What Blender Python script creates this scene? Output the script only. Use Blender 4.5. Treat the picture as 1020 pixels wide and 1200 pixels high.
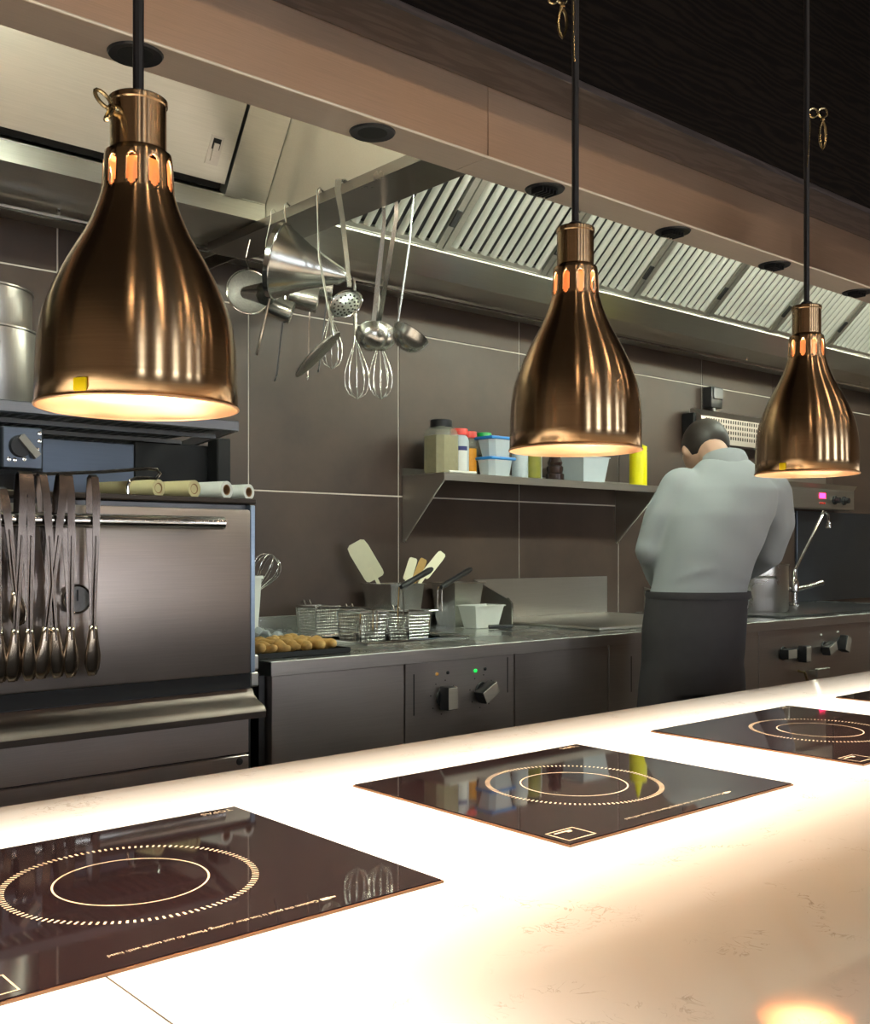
import bpy, bmesh, math, random
from mathutils import Vector, Matrix, Quaternion
random.seed(7)
R = math.radians
PI = math.pi
sc = bpy.context.scene
for o in list(bpy.data.objects):
    bpy.data.objects.remove(o)
C = sc.collection

# ------------------------------------------------------------------ camera
F, CX, HY, CAMZ = 1237.0, 510.0, 645.0, 1.2
YAW = R(48.78)
cam_d = bpy.data.cameras.new('camera')
cam_d.sensor_fit = 'AUTO'
cam_d.sensor_width = 36.0
cam_d.lens = F / 1200.0 * 36.0
cam_d.shift_y = 45.0 / 1200.0
cam_d.clip_start = 0.02
cam = bpy.data.objects.new('camera', cam_d)
cam.location = (0, 0, CAMZ)
cam.rotation_euler = (PI / 2, 0, YAW - PI / 2)
C.objects.link(cam)
sc.camera = cam

# ------------------------------------------------------------------ world, exposure
w = bpy.data.worlds.new('world'); sc.world = w; w.use_nodes = True
bg = w.node_tree.nodes['Background']
bg.inputs[0].default_value = (0.8, 0.9, 1.0, 1); bg.inputs[1].default_value = 0.25
sc.view_settings.view_transform = 'Standard'
sc.view_settings.look = 'None'
sc.view_settings.gamma = 1.0
sc.view_settings.use_curve_mapping = False
sc.view_settings.exposure = 0.2
LED_W = 62.0          # light box under the stone counter (W)
HOOD_E = 78.0         # fluorescent strips inside the hood
WINDOW_E = 13.0        # daylight panes of the dining room
DOWN_E = 75.0         # ceiling downlights of the dining room
BULB_E = 270.0         # heat lamp bulbs

def area_light(name, loc, rot, sx, sy, power, col):
    d = bpy.data.lights.new(name, 'AREA'); d.shape = 'RECTANGLE'; d.size = sx; d.size_y = sy
    d.energy = power; d.color = col
    o = bpy.data.objects.new(name, d); o.location = loc; o.rotation_euler = rot; C.objects.link(o)
    return o
# light box of the pass counter: a long flat lamp that shines up through the translucent stone
area_light('counter_light_box', (1.8, 0.915, 0.775), (PI, 0, 0), 5.4, 0.42, LED_W, (1.0, 0.96, 0.90))
area_light('counter_light_box', (-0.22, 0.55, 0.775), (PI, 0, 0), 1.3, 0.30, LED_W*0.16, (1.0, 0.96, 0.90))

area_light('counter_light_box', (2.6, 0.24, 0.775), (PI, 0, 0), 4.2, 0.12, LED_W*0.045, (1.0, 0.94, 0.86))
# ------------------------------------------------------------------ helpers
def at(px, py, X=None, Y=None, Z=None):
    """world point seen at a pixel of the 1020x1200 frame on the given plane"""
    a = (px - CX) / F; b = -(py - HY) / F
    c, s = math.cos(YAW), math.sin(YAW)
    r = Vector((c + a * s, s - a * c, b)); o = Vector((0, 0, CAMZ))
    if X is not None: t = X / r.x
    elif Y is not None: t = Y / r.y
    else: t = (Z - CAMZ) / r.z
    return o + r * t

class MB:
    def __init__(self): self.bm = bmesh.new()
    def box(self, x0, x1, y0, y1, z0, z1, bev=0.0, seg=1, rot=None):
        m = Matrix.Translation(((x0+x1)/2, (y0+y1)/2, (z0+z1)/2))
        if rot is not None: m = m @ rot.to_4x4()
        m = m @ Matrix.Diagonal((x1-x0, y1-y0, z1-z0, 1))
        r = bmesh.ops.create_cube(self.bm, size=1, matrix=m)
        if bev > 0:
            es = list({e for v in r['verts'] for e in v.link_edges})
            bmesh.ops.bevel(self.bm, geom=es, offset=bev, segments=seg, affect='EDGES', profile=0.5)
        return self
    def prism(self, pts, axis, a0, a1):
        """polygon pts (2D) extruded along axis from a0 to a1; pts are the two other axes in xyz order"""
        def v3(p, a):
            if axis == 'X': return (a, p[0], p[1])
            if axis == 'Y': return (p[0], a, p[1])
            return (p[0], p[1], a)
        A = [self.bm.verts.new(v3(p, a0)) for p in pts]; B = [self.bm.verts.new(v3(p, a1)) for p in pts]
        n = len(pts)
        fs = [self.bm.faces.new(A), self.bm.faces.new(B[::-1])]
        for i in range(n):
            fs.append(self.bm.faces.new((A[i], B[i], B[(i+1) % n], A[(i+1) % n])))
        bmesh.ops.recalc_face_normals(self.bm, faces=fs)
        return self
    def lathe(self, prof, seg=32, org=(0,0,0), axis=(0,0,1), skip=None, a0=0.0, a1=2*PI):
        """prof: (radius, height) list; revolves about axis through org"""
        q = Vector((0,0,1)).rotation_difference(Vector(axis).normalized()); org = Vector(org)
        full = abs(a1 - a0 - 2*PI) < 1e-6
        n = seg if full else seg + 1
        rings = []
        for r, h in prof:
            if r < 1e-7:
                v = self.bm.verts.new(org + q @ Vector((0,0,h))); rings.append([v]*n)
            else:
                rings.append([self.bm.verts.new(org + q @ Vector((r*math.cos(a0+(a1-a0)*i/seg), r*math.sin(a0+(a1-a0)*i/seg), h))) for i in range(n)])
        fs = []
        for j in range(len(rings)-1):
            for i in range(seg):
                if skip and skip(j, i): continue
                k = (i+1) % n
                vs = []
                for v in (rings[j][i], rings[j][k], rings[j+1][k], rings[j+1][i]):
                    if v not in vs: vs.append(v)
                if len(vs) >= 3:
                    try: fs.append(self.bm.faces.new(vs))
                    except ValueError: pass
        return self
    def tube(self, pts, r, seg=8, cap=True, closed=False):
        pts = [Vector(p) for p in pts]; n = len(pts)
        rs = r if isinstance(r, (list, tuple)) else [r]*n
        tang = []
        for i in range(n):
            a = pts[i-1] if (i > 0 or closed) else pts[i]; b = pts[(i+1) % n] if (i < n-1 or closed) else pts[i]
            t = (b - a)
            tang.append(t.normalized() if t.length > 1e-9 else Vector((0,0,1)))
        up = Vector((0,0,1)) if abs(tang[0].z) < 0.9 else Vector((1,0,0))
        nrm = (up - tang[0]*up.dot(tang[0])).normalized()
        rings = []
        for i in range(n):
            if i: nrm = (tang[i-1].rotation_difference(tang[i]) @ nrm)
            nrm = (nrm - tang[i]*nrm.dot(tang[i])).normalized()
            bn = tang[i].cross(nrm)
            rings.append([self.bm.verts.new(pts[i] + (nrm*math.cos(2*PI*k/seg) + bn*math.sin(2*PI*k/seg))*rs[i]) for k in range(seg)])
        for i in range(n if closed else n-1):
            A, B = rings[i], rings[(i+1) % n]
            for k in range(seg):
                self.bm.faces.new((A[k], A[(k+1)%seg], B[(k+1)%seg], B[k]))
        if cap and not closed:
            self.bm.faces.new(rings[0][::-1]); self.bm.faces.new(rings[-1])
        return self
    def strip(self, pts, wdir, wid, th):
        """flat bar along pts; wdir = width direction; wid list or number; th thickness"""
        pts = [Vector(p) for p in pts]; n = len(pts); wd = Vector(wdir).normalized()
        ws = wid if isinstance(wid, (list, tuple)) else [wid]*n
        rings = []
        for i in range(n):
            t = (pts[min(i+1, n-1)] - pts[max(i-1, 0)]).normalized()
            nn = t.cross(wd).normalized(); ww = wd
            rings.append([self.bm.verts.new(pts[i] + ww*a*ws[i]/2 + nn*b*th/2) for a, b in ((-1,-1),(1,-1),(1,1),(-1,1))])
        for i in range(n-1):
            for k in range(4):
                self.bm.faces.new((rings[i][k], rings[i][(k+1)%4], rings[i+1][(k+1)%4], rings[i+1][k]))
        self.bm.faces.new(rings[0][::-1]); self.bm.faces.new(rings[-1])
        return self
    def ell(self, c, rx, ry, rz, rot=None, u=16, v=10):
        m = Matrix.Translation(c)
        if rot is not None: m = m @ rot.to_4x4()
        m = m @ Matrix.Diagonal((rx, ry, rz, 1))
        bmesh.ops.create_uvsphere(self.bm, u_segments=u, v_segments=v, radius=1, matrix=m); return self
    def quad(self, *p):
        self.bm.faces.new([self.bm.verts.new(q) for q in p]); return self
    def xf(self, M):
        bmesh.ops.transform(self.bm, matrix=M, verts=self.bm.verts[:]); return self
    def mesh(self, name, off=None, recalc=True, ang=35):
        if recalc: bmesh.ops.recalc_face_normals(self.bm, faces=self.bm.faces[:])
        if off is not None: bmesh.ops.translate(self.bm, vec=-Vector(off), verts=self.bm.verts[:])
        me = bpy.data.meshes.new(name); self.bm.to_mesh(me); self.bm.free()
        me.polygons.foreach_set('use_smooth', [True]*len(me.polygons))
        me.set_sharp_from_angle(angle=R(ang))
        return me

def wloc(o):
    v = Vector(o.location)
    while o.parent: o = o.parent; v += Vector(o.location)
    return v
def tag(o, label=None, cat=None, group=None, kind=None):
    if label: o['label'] = label
    if cat: o['category'] = cat
    if group: o['group'] = group
    if kind: o['kind'] = kind
    return o
def part(name, mb, m, parent=None, base=None, label=None, kind=None, ang=35, recalc=True):
    """links a bmesh (built in world space) as one mesh object under parent"""
    off = wloc(parent) if parent else (Vector(base) if base else Vector((0,0,0)))
    me = mb.mesh(name, off, recalc, ang); me.materials.append(m)
    o = bpy.data.objects.new(name, me); C.objects.link(o)
    if parent: o.parent = parent
    else: o.location = off
    return tag(o, label, None, None, kind)
def thing(name, label, cat, loc=(0,0,0), group=None, kind=None):
    o = bpy.data.objects.new(name, None); o.empty_display_size = 0.05; o.location = loc; C.objects.link(o)
    return tag(o, label, cat, group, kind)
def single(name, mb, m, base, label, cat, group=None, kind=None, ang=35):
    o = part(name, mb, m, None, base, ang=ang); return tag(o, label, cat, group, kind)
def inst(src, parent, loc=None, name=None):
    c = src.copy(); C.objects.link(c); c.parent = parent
    if loc is not None: c.location = loc
    return c
def copy_tree(o, parent=None):
    c = o.copy(); C.objects.link(c); c.parent = parent
    for ch in list(o.children): copy_tree(ch, c)
    return c
def frame_plate(mb, x0, x1, y0, y1, z0, z1, holes):
    """plate with rectangular holes (hx0,hx1,hy0,hy1), built from a grid of cells with shared verts"""
    xs = sorted({x0, x1, *[h[0] for h in holes], *[h[1] for h in holes]}); ys = sorted({y0, y1, *[h[2] for h in holes], *[h[3] for h in holes]})
    bm = mb.bm; vt = {}
    def V(i, j, k):
        if (i,j,k) not in vt: vt[(i,j,k)] = bm.verts.new((xs[i], ys[j], (z0, z1)[k]))
        return vt[(i,j,k)]
    def solid(i, j):
        if not (0 <= i < len(xs)-1 and 0 <= j < len(ys)-1): return False
        cx, cy = (xs[i]+xs[i+1])/2, (ys[j]+ys[j+1])/2
        return not any(h[0] < cx < h[1] and h[2] < cy < h[3] for h in holes)
    for i in range(len(xs)-1):
        for j in range(len(ys)-1):
            if not solid(i, j): continue
            for k in (0, 1): bm.faces.new((V(i,j,k), V(i+1,j,k), V(i+1,j+1,k), V(i,j+1,k)))
            if not solid(i-1, j): bm.faces.new((V(i,j,0), V(i,j+1,0), V(i,j+1,1), V(i,j,1)))
            if not solid(i+1, j): bm.faces.new((V(i+1,j,0), V(i+1,j+1,0), V(i+1,j+1,1), V(i+1,j,1)))
            if not solid(i, j-1): bm.faces.new((V(i,j,0), V(i+1,j,0), V(i+1,j,1), V(i,j,1)))
            if not solid(i, j+1): bm.faces.new((V(i,j+1,0), V(i+1,j+1,0), V(i+1,j+1,1), V(i,j+1,1)))
    return mb

# ------------------------------------------------------------------ materials
def nodes(name):
    m = bpy.data.materials.new(name); m.use_nodes = True
    nt = m.node_tree; return m, nt, nt.nodes['Principled BSDF'], nt.nodes, nt.links
def plain(name, col, rough=0.5, metal=0.0, emit=None, es=0.0, trans=0.0, ior=1.45, spec=None, coat=0.0, vary=0.0, vscale=30.0, bump=0.0, alpha=1.0):
    m, nt, b, N, L = nodes(name)
    b.inputs['Base Color'].default_value = (*col, 1); b.inputs['Roughness'].default_value = rough; b.inputs['Metallic'].default_value = metal
    b.inputs['Transmission Weight'].default_value = trans; b.inputs['IOR'].default_value = ior
    b.inputs['Coat Weight'].default_value = coat; b.inputs['Alpha'].default_value = alpha
    if emit: b.inputs['Emission Color'].default_value = (*emit, 1); b.inputs['Emission Strength'].default_value = es
    if vary or bump:
        tc = N.new('ShaderNodeTexCoord'); no = N.new('ShaderNodeTexNoise'); no.inputs['Scale'].default_value = vscale; no.inputs['Detail'].default_value = 5
        L.new(tc.outputs['Object'], no.inputs['Vector'])
        if vary:
            mx = N.new('ShaderNodeMix'); mx.data_type = 'RGBA'
            mx.inputs[6].default_value = (*[c*(1-vary) for c in col], 1); mx.inputs[7].default_value = (*[min(1, c*(1+vary)) for c in col], 1)
            L.new(no.outputs['Fac'], mx.inputs[0]); L.new(mx.outputs[2], b.inputs['Base Color'])
        if bump:
            bp = N.new('ShaderNodeBump'); bp.inputs['Strength'].default_value = bump; bp.inputs['Distance'].default_value = 0.002
            L.new(no.outputs['Fac'], bp.inputs['Height']); L.new(bp.outputs['Normal'], b.inputs['Normal'])
    return m
def brushed(name, col, rough, stretch=(1, 60, 60), scale=8, amt=0.12, bump=0.03, smear=0.12, metal=1.0):
    """brushed sheet metal: fine lines along one axis, smudged roughness"""
    m, nt, b, N, L = nodes(name)
    b.inputs['Metallic'].default_value = metal
    tc = N.new('ShaderNodeTexCoord'); mp = N.new('ShaderNodeMapping'); mp.inputs['Scale'].default_value = stretch
    no = N.new('ShaderNodeTexNoise'); no.inputs['Scale'].default_value = scale; no.inputs['Detail'].default_value = 3
    L.new(tc.outputs['Object'], mp.inputs['Vector']); L.new(mp.outputs['Vector'], no.inputs['Vector'])
    n2 = N.new('ShaderNodeTexNoise'); n2.inputs['Scale'].default_value = 4.0; n2.inputs['Detail'].default_value = 6
    L.new(tc.outputs['Object'], n2.inputs['Vector'])
    mx = N.new('ShaderNodeMix'); mx.data_type = 'RGBA'
    mx.inputs[6].default_value = (*[c*(1-amt) for c in col], 1); mx.inputs[7].default_value = (*[min(1, c*(1+amt)) for c in col], 1)
    L.new(no.outputs['Fac'], mx.inputs[0]); L.new(mx.outputs[2], b.inputs['Base Color'])
    mr = N.new('ShaderNodeMapRange'); mr.inputs[3].default_value = rough - smear/2; mr.inputs[4].default_value = rough + smear/2
    mr.inputs[1].default_value = 0.3; mr.inputs[2].default_value = 0.7
    L.new(n2.outputs['Fac'], mr.inputs[0]); L.new(mr.outputs[0], b.inputs['Roughness'])
    bp = N.new('ShaderNodeBump'); bp.inputs['Strength'].default_value = bump; bp.inputs['Distance'].default_value = 0.002
    L.new(no.outputs['Fac'], bp.inputs['Height']); L.new(bp.outputs['Normal'], b.inputs['Normal'])
    return m
def bronze_mat():
    m, nt, b, N, L = nodes('brushed_bronze')
    b.inputs['Metallic'].default_value = 1.0
    tc = N.new('ShaderNodeTexCoord'); mp = N.new('ShaderNodeMapping'); mp.inputs['Scale'].default_value = (1, 1, 160)
    no = N.new('ShaderNodeTexNoise'); no.inputs['Scale'].default_value = 10; no.inputs['Detail'].default_value = 4
    L.new(tc.outputs['Object'], mp.inputs['Vector']); L.new(mp.outputs['Vector'], no.inputs['Vector'])
    mx = N.new('ShaderNodeMix'); mx.data_type = 'RGBA'
    mx.inputs[6].default_value = (0.34, 0.22, 0.12, 1); mx.inputs[7].default_value = (0.56, 0.39, 0.23, 1)
    L.new(no.outputs['Fac'], mx.inputs[0]); L.new(mx.outputs[2], b.inputs['Base Color'])
    b.inputs['Roughness'].default_value = 0.22; b.inputs['Anisotropic'].default_value = 0.9; b.inputs['Anisotropic Rotation'].default_value = 0.25
    tg = N.new('ShaderNodeTangent'); tg.direction_type = 'RADIAL'; tg.axis = 'Z'; L.new(tg.outputs[0], b.inputs['Tangent'])
    return m
def tile_mat():
    m, nt, b, N, L = nodes('brown_tile')
    tc = N.new('ShaderNodeTexCoord'); oi = N.new('ShaderNodeObjectInfo')
    ad = N.new('ShaderNodeVectorMath'); ad.operation = 'ADD'
    L.new(tc.outputs['Object'], ad.inputs[0]); L.new(oi.outputs['Location'], ad.inputs[1])
    n1 = N.new('ShaderNodeTexNoise'); n1.inputs['Scale'].default_value = 2.2; n1.inputs['Detail'].default_value = 7; n1.inputs['Roughness'].default_value = 0.65
    L.new(ad.outputs[0], n1.inputs['Vector'])
    cr = N.new('ShaderNodeValToRGB'); e = cr.color_ramp.elements
    e[0].position = 0.30; e[0].color = (0.036, 0.0225, 0.018, 1); e[1].position = 0.75; e[1].color = (0.078, 0.050, 0.037, 1)
    L.new(n1.outputs['Fac'], cr.inputs[0]); L.new(cr.outputs[0], b.inputs['Base Color'])
    mr = N.new('ShaderNodeMapRange'); mr.inputs[3].default_value = 0.32; mr.inputs[4].default_value = 0.6; L.new(n1.outputs['Fac'], mr.inputs[0]); L.new(mr.outputs[0], b.inputs['Roughness'])
    bp = N.new('ShaderNodeBump'); bp.inputs['Strength'].default_value = 0.08; bp.inputs['Distance'].default_value = 0.003
    L.new(n1.outputs['Fac'], bp.inputs['Height']); L.new(bp.outputs['Normal'], b.inputs['Normal'])
    return m
def wood_mat(name, c0, c1, rough, spec=0.5):
    m, nt, b, N, L = nodes(name)
    tc = N.new('ShaderNodeTexCoord'); mp = N.new('ShaderNodeMapping'); mp.inputs['Scale'].default_value = (1.1, 7, 7)
    L.new(tc.outputs['Object'], mp.inputs['Vector'])
    n0 = N.new('ShaderNodeTexNoise'); n0.inputs['Scale'].default_value = 1.3; n0.inputs['Detail'].default_value = 4; L.new(mp.outputs['Vector'], n0.inputs['Vector'])
    wv = N.new('ShaderNodeTexWave'); wv.wave_type = 'BANDS'; wv.bands_direction = 'Z'; wv.inputs['Scale'].default_value = 2.2; wv.inputs['Distortion'].default_value = 14; wv.inputs['Detail'].default_value = 3; wv.inputs['Detail Scale'].default_value = 1.2
    L.new(mp.outputs['Vector'], wv.inputs['Vector'])
    cr = N.new('ShaderNodeValToRGB'); e = cr.color_ramp.elements
    e[0].position = 0.1; e[0].color = (*c0, 1); e[1].position = 0.95; e[1].color = (*c1, 1)
    L.new(wv.outputs['Fac'], cr.inputs[0]); L.new(cr.outputs[0], b.inputs['Base Color']); b.inputs['Roughness'].default_value = rough; b.inputs['Specular IOR Level'].default_value = spec
    bp = N.new('ShaderNodeBump'); bp.inputs['Strength'].default_value = 0.15; bp.inputs['Distance'].default_value = 0.003
    L.new(wv.outputs['Fac'], bp.inputs['Height']); L.new(bp.outputs['Normal'], b.inputs['Normal'])
    return m
def stone_mat():
    """translucent cream stone: lets the light box below shine through, polished top, fine brown flecks"""
    m = bpy.data.materials.new('translucent_stone'); m.use_nodes = True
    nt = m.node_tree; N = nt.nodes; L = nt.links; N.clear()
    out = N.new('ShaderNodeOutputMaterial')
    tc = N.new('ShaderNodeTexCoord')
    n1 = N.new('ShaderNodeTexNoise'); n1.inputs['Scale'].default_value = 9; n1.inputs['Detail'].default_value = 6; n1.inputs['Distortion'].default_value = 1.6
    n2 = N.new('ShaderNodeTexNoise'); n2.inputs['Scale'].default_value = 34; n2.inputs['Detail'].default_value = 5; n2.inputs['Distortion'].default_value = 2.0
    n3 = N.new('ShaderNodeTexNoise'); n3.inputs['Scale'].default_value = 3.0; n3.inputs['Detail'].default_value = 4
    for n in (n1, n2, n3): L.new(tc.outputs['Object'], n.inputs['Vector'])
    band = N.new('ShaderNodeMath'); band.operation = 'SUBTRACT'; L.new(n2.outputs['Fac'], band.inputs[0]); band.inputs[1].default_value = 0.5
    ab = N.new('ShaderNodeMath'); ab.operation = 'ABSOLUTE'; L.new(band.outputs[0], ab.inputs[0])
    v = N.new('ShaderNodeMapRange'); v.inputs[1].default_value = 0.0; v.inputs[2].default_value = 0.022; v.inputs[3].default_value = 1; v.inputs[4].default_value = 0; L.new(ab.outputs[0], v.inputs[0])
    mk = N.new('ShaderNodeMapRange'); mk.inputs[1].default_value = 0.56; mk.inputs[2].default_value = 0.68; L.new(n1.outputs['Fac'], mk.inputs[0])
    vm = N.new('ShaderNodeMath'); vm.operation = 'MULTIPLY'; L.new(v.outputs[0], vm.inputs[0]); L.new(mk.outputs[0], vm.inputs[1])
    base = N.new('ShaderNodeMix'); base.data_type = 'RGBA'; base.inputs[6].default_value = (0.40, 0.28, 0.175, 1); base.inputs[7].default_value = (0.50, 0.365, 0.24, 1)
    L.new(n3.outputs['Fac'], base.inputs[0])
    col = N.new('ShaderNodeMix'); col.data_type = 'RGBA'; L.new(vm.outputs[0], col.inputs[0]); L.new(base.outputs[2], col.inputs[6]); col.inputs[7].default_value = (0.20, 0.14, 0.09, 1)
    tcol = N.new('ShaderNodeMix'); tcol.data_type = 'RGBA'; L.new(vm.outputs[0], tcol.inputs[0]); tcol.inputs[6].default_value = (0.92, 0.85, 0.74, 1); tcol.inputs[7].default_value = (0.55, 0.42, 0.30, 1)
    di = N.new('ShaderNodeBsdfDiffuse'); L.new(col.outputs[2], di.inputs['Color'])
    tr = N.new('ShaderNodeBsdfTranslucent'); L.new(tcol.outputs[2], tr.inputs['Color'])
    mx = N.new('ShaderNodeMixShader'); mx.inputs[0].default_value = 0.45; L.new(di.outputs[0], mx.inputs[1]); L.new(tr.outputs[0], mx.inputs[2])
    gl = N.new('ShaderNodeBsdfGlossy'); gl.inputs['Roughness'].default_value = 0.055
    fr = N.new('ShaderNodeFresnel'); fr.inputs['IOR'].default_value = 1.5
    m2 = N.new('ShaderNodeMixShader'); L.new(fr.outputs[0], m2.inputs[0]); L.new(mx.outputs[0], m2.inputs[1]); L.new(gl.outputs[0], m2.inputs[2])
    L.new(m2.outputs[0], out.inputs['Surface'])
    return m

RAIL_S = brushed('rack_rail_steel', (0.20, 0.20, 0.21), 0.4)
LEVER_S = plain('grey_lever', (0.22, 0.20, 0.18), 0.45, vary=0.15, vscale=40)
KNOB_F = brushed('knob_face_steel', (0.46, 0.42, 0.37), 0.4, metal=0.45)
BLUE_EDGE = brushed('blue_edge_steel', (0.26, 0.32, 0.40), 0.35)  # bluish tone for the side edge of the oven door
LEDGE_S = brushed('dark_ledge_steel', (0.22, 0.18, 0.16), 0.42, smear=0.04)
STEEL = brushed('brushed_steel', (0.56, 0.53, 0.49), 0.34, smear=0.03)
STEEL_V = brushed('brushed_steel_upright', (0.54, 0.51, 0.48), 0.30, stretch=(60, 60, 1))
EDGE_W = brushed('worktop_highlight', (0.85, 0.90, 0.86), 0.4, metal=0.4)  # pale colour paints the highlight along the worktop's front edge
RANGE_S = brushed('range_front_steel', (0.52, 0.465, 0.43), 0.40)
TOP_S = brushed('worktop_steel', (0.66, 0.68, 0.66), 0.26, smear=0.1)
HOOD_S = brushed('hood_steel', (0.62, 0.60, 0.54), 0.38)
FLANGE_S = brushed('hood_flange_steel', (0.58, 0.47, 0.39), 0.52, metal=0.35)
SLAT_S = brushed('filter_slat_steel', (0.80, 0.81, 0.76), 0.42, metal=0.75)
EDGE_S = brushed('hood_edge_highlight', (0.92, 0.78, 0.62), 0.45, metal=0.3)  # pale warm colour stands in for light caught on the hood's lower edge
STRIP_S = brushed('dark_strip_steel', (0.22, 0.20, 0.18), 0.32)  # darker base colour than the rest of the hood
TONG_H = plain('bronzed_tong_steel', (0.52, 0.43, 0.34), 0.2, 1.0, vary=0.35, vscale=45)
TONG_S = plain('worn_tong_steel', (0.17, 0.14, 0.125), 0.24, 1.0, vary=0.3, vscale=50)
FASCIA_S = brushed('hood_fascia_steel', (0.68, 0.48, 0.34), 0.42)
OVEN_S = brushed('oven_steel', (0.60, 0.51, 0.465), 0.38, smear=0.06)
CHROME = plain('polished_steel', (0.72, 0.71, 0.69), 0.14, 1.0)
UTENSIL = plain('utensil_steel', (0.70, 0.70, 0.66), 0.27, 1.0, vary=0.1, vscale=40)
DARKSTEEL = plain('dark_steel', (0.12, 0.12, 0.125), 0.4, 1.0, vary=0.2, vscale=12)
BLUESTEEL = brushed('blue_grey_steel', (0.12, 0.14, 0.175), 0.40)
BLACK = plain('black_plastic', (0.012, 0.012, 0.014), 0.4, vary=0.2, vscale=60)
BLACKMAT = plain('black_enamel', (0.008, 0.008, 0.009), 0.6, vary=0.2, vscale=20)
CORD = plain('cord_rubber', (0.010, 0.009, 0.010), 0.5, vary=0.2, vscale=90)
BRONZE = bronze_mat()
COPPER_IN = plain('copper_reflector', (0.86, 0.55, 0.34), 0.4, 1.0, vary=0.06, vscale=30)
BRASS = plain('aged_brass', (0.50, 0.40, 0.22), 0.22, 1.0, vary=0.2, vscale=60)
BULB = plain('lamp_bulb', (1, 0.9, 0.7), 0.4, emit=(1.0, 0.78, 0.52), es=BULB_E, vary=0.01)
YELLOW = plain('yellow_tag', (0.85, 0.62, 0.0), 0.45, vary=0.1, vscale=120)
TILE = tile_mat()
GROUT = plain('grout', (0.66, 0.60, 0.53), 0.9, vary=0.12, vscale=50)
WOOD = wood_mat('black_stained_oak', (0.004, 0.0025, 0.002), (0.012, 0.008, 0.0055), 0.75, 0.12)
SOFFIT = wood_mat('brown_stained_oak', (0.034, 0.026, 0.026), (0.064, 0.050, 0.050), 0.5)
STONE = stone_mat()
GLASS_BLK = plain('black_ceramic_glass', (0.020, 0.011, 0.014), 0.035, coat=0.0, vary=0.3, vscale=8, ior=1.6)
PRINT = plain('cream_print', (0.85, 0.74, 0.58), 0.6, vary=0.03)
SEAL = plain('brown_sealant', (0.20, 0.095, 0.04), 0.6, vary=0.15, vscale=80)
WALLP = plain('dining_plaster', (0.42, 0.31, 0.23), 0.8, vary=0.08, vscale=3)
FLOORM = plain('grey_floor', (0.10, 0.085, 0.075), 0.45, vary=0.2, vscale=5)
CEILM = plain('dark_ceiling', (0.030, 0.024, 0.02), 0.8, vary=0.15, vscale=4)
CAB = plain('counter_cabinet', (0.05, 0.04, 0.035), 0.6, vary=0.15, vscale=6)
WHITE = plain('white_plastic', (0.72, 0.74, 0.68), 0.4, vary=0.04, vscale=40)
CREAM = plain('cream_rubber', (0.80, 0.77, 0.55), 0.5, vary=0.05, vscale=40)
AMBER = plain('amber_wood', (0.45, 0.27, 0.07), 0.5, vary=0.2, vscale=40)
RED = plain('red_plastic', (0.62, 0.03, 0.02), 0.35, vary=0.06, vscale=40)
GREEN = plain('green_plastic', (0.01, 0.36, 0.07), 0.35, vary=0.06, vscale=40)
BLUE = plain('blue_plastic', (0.02, 0.22, 0.62), 0.35, vary=0.06, vscale=40)
YELLOWP = plain('yellow_plastic', (0.86, 0.80, 0.01), 0.35, vary=0.05, vscale=40)
CLEARP = plain('cloudy_plastic', (0.60, 0.68, 0.72), 0.3, vary=0.05, vscale=30, alpha=0.8)
CLEAR = plain('clear_plastic', (0.45, 0.45, 0.36), 0.15, vary=0.03, vscale=30, alpha=0.30)
SPICE = plain('ground_spice', (0.36, 0.31, 0.16), 0.9, vary=0.25, vscale=60)
SPICE2 = plain('brown_spice', (0.12, 0.08, 0.04), 0.9, vary=0.3, vscale=70)
OLIVE = plain('olive_jar', (0.20, 0.20, 0.03), 0.3, vary=0.15, vscale=30)
LABELW = plain('white_label', (0.75, 0.76, 0.74), 0.6, vary=0.03)
NAVY = plain('navy_ink', (0.02, 0.03, 0.16), 0.5, vary=0.05)
PAPER = plain('paper_roll', (0.55, 0.47, 0.26), 0.8, vary=0.08, vscale=40)
FOIL = plain('pale_roll', (0.70, 0.70, 0.66), 0.4, vary=0.06, vscale=40)
CARD = plain('cardboard_core', (0.28, 0.15, 0.07), 0.85, vary=0.15, vscale=50)
PASTRY = plain('golden_crust', (0.60, 0.37, 0.12), 0.6, vary=0.5, vscale=55, bump=0.6)
SHEET = plain('plastic_film', (0.68, 0.74, 0.74), 0.25, alpha=0.55, vary=0.05, vscale=30)
LED_G = plain('green_led', (0.0, 0.5, 0.05), 0.4, emit=(0.02, 1.0, 0.12), es=0.9, vary=0.01)
LED_O = plain('orange_led', (0.30, 0.17, 0.03), 0.4, emit=(1.0, 0.40, 0.08), es=0.12, vary=0.01)
LED_R = plain('red_display', (0.6, 0.0, 0.05), 0.4, emit=(1.0, 0.02, 0.10), es=9.0, vary=0.01)
TUBE_E = plain('fluorescent_diffuser', (0.9, 0.95, 0.9), 0.5, emit=(0.88, 1.0, 0.84), es=HOOD_E, vary=0.01)
PANE_E = plain('daylight_pane', (0.8, 0.9, 1.0), 0.3, emit=(0.86, 0.93, 1.0), es=WINDOW_E, vary=0.01)
DOWN_M = plain('downlight_diffuser', (1, 0.9, 0.8), 0.5, emit=(1.0, 0.74, 0.50), es=DOWN_E, vary=0.01)
SKIN = plain('skin', (0.50, 0.30, 0.21), 0.5, vary=0.06, vscale=20)
HAIR = plain('dark_hair', (0.02, 0.013, 0.01), 0.5, vary=0.3, vscale=90)
JACKET = plain('pale_grey_cotton', (0.33, 0.35, 0.355), 0.85, vary=0.06, vscale=7, bump=0.0)
TROUSER = plain('dark_cotton', (0.055, 0.05, 0.052), 0.85, vary=0.1, vscale=30)

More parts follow.
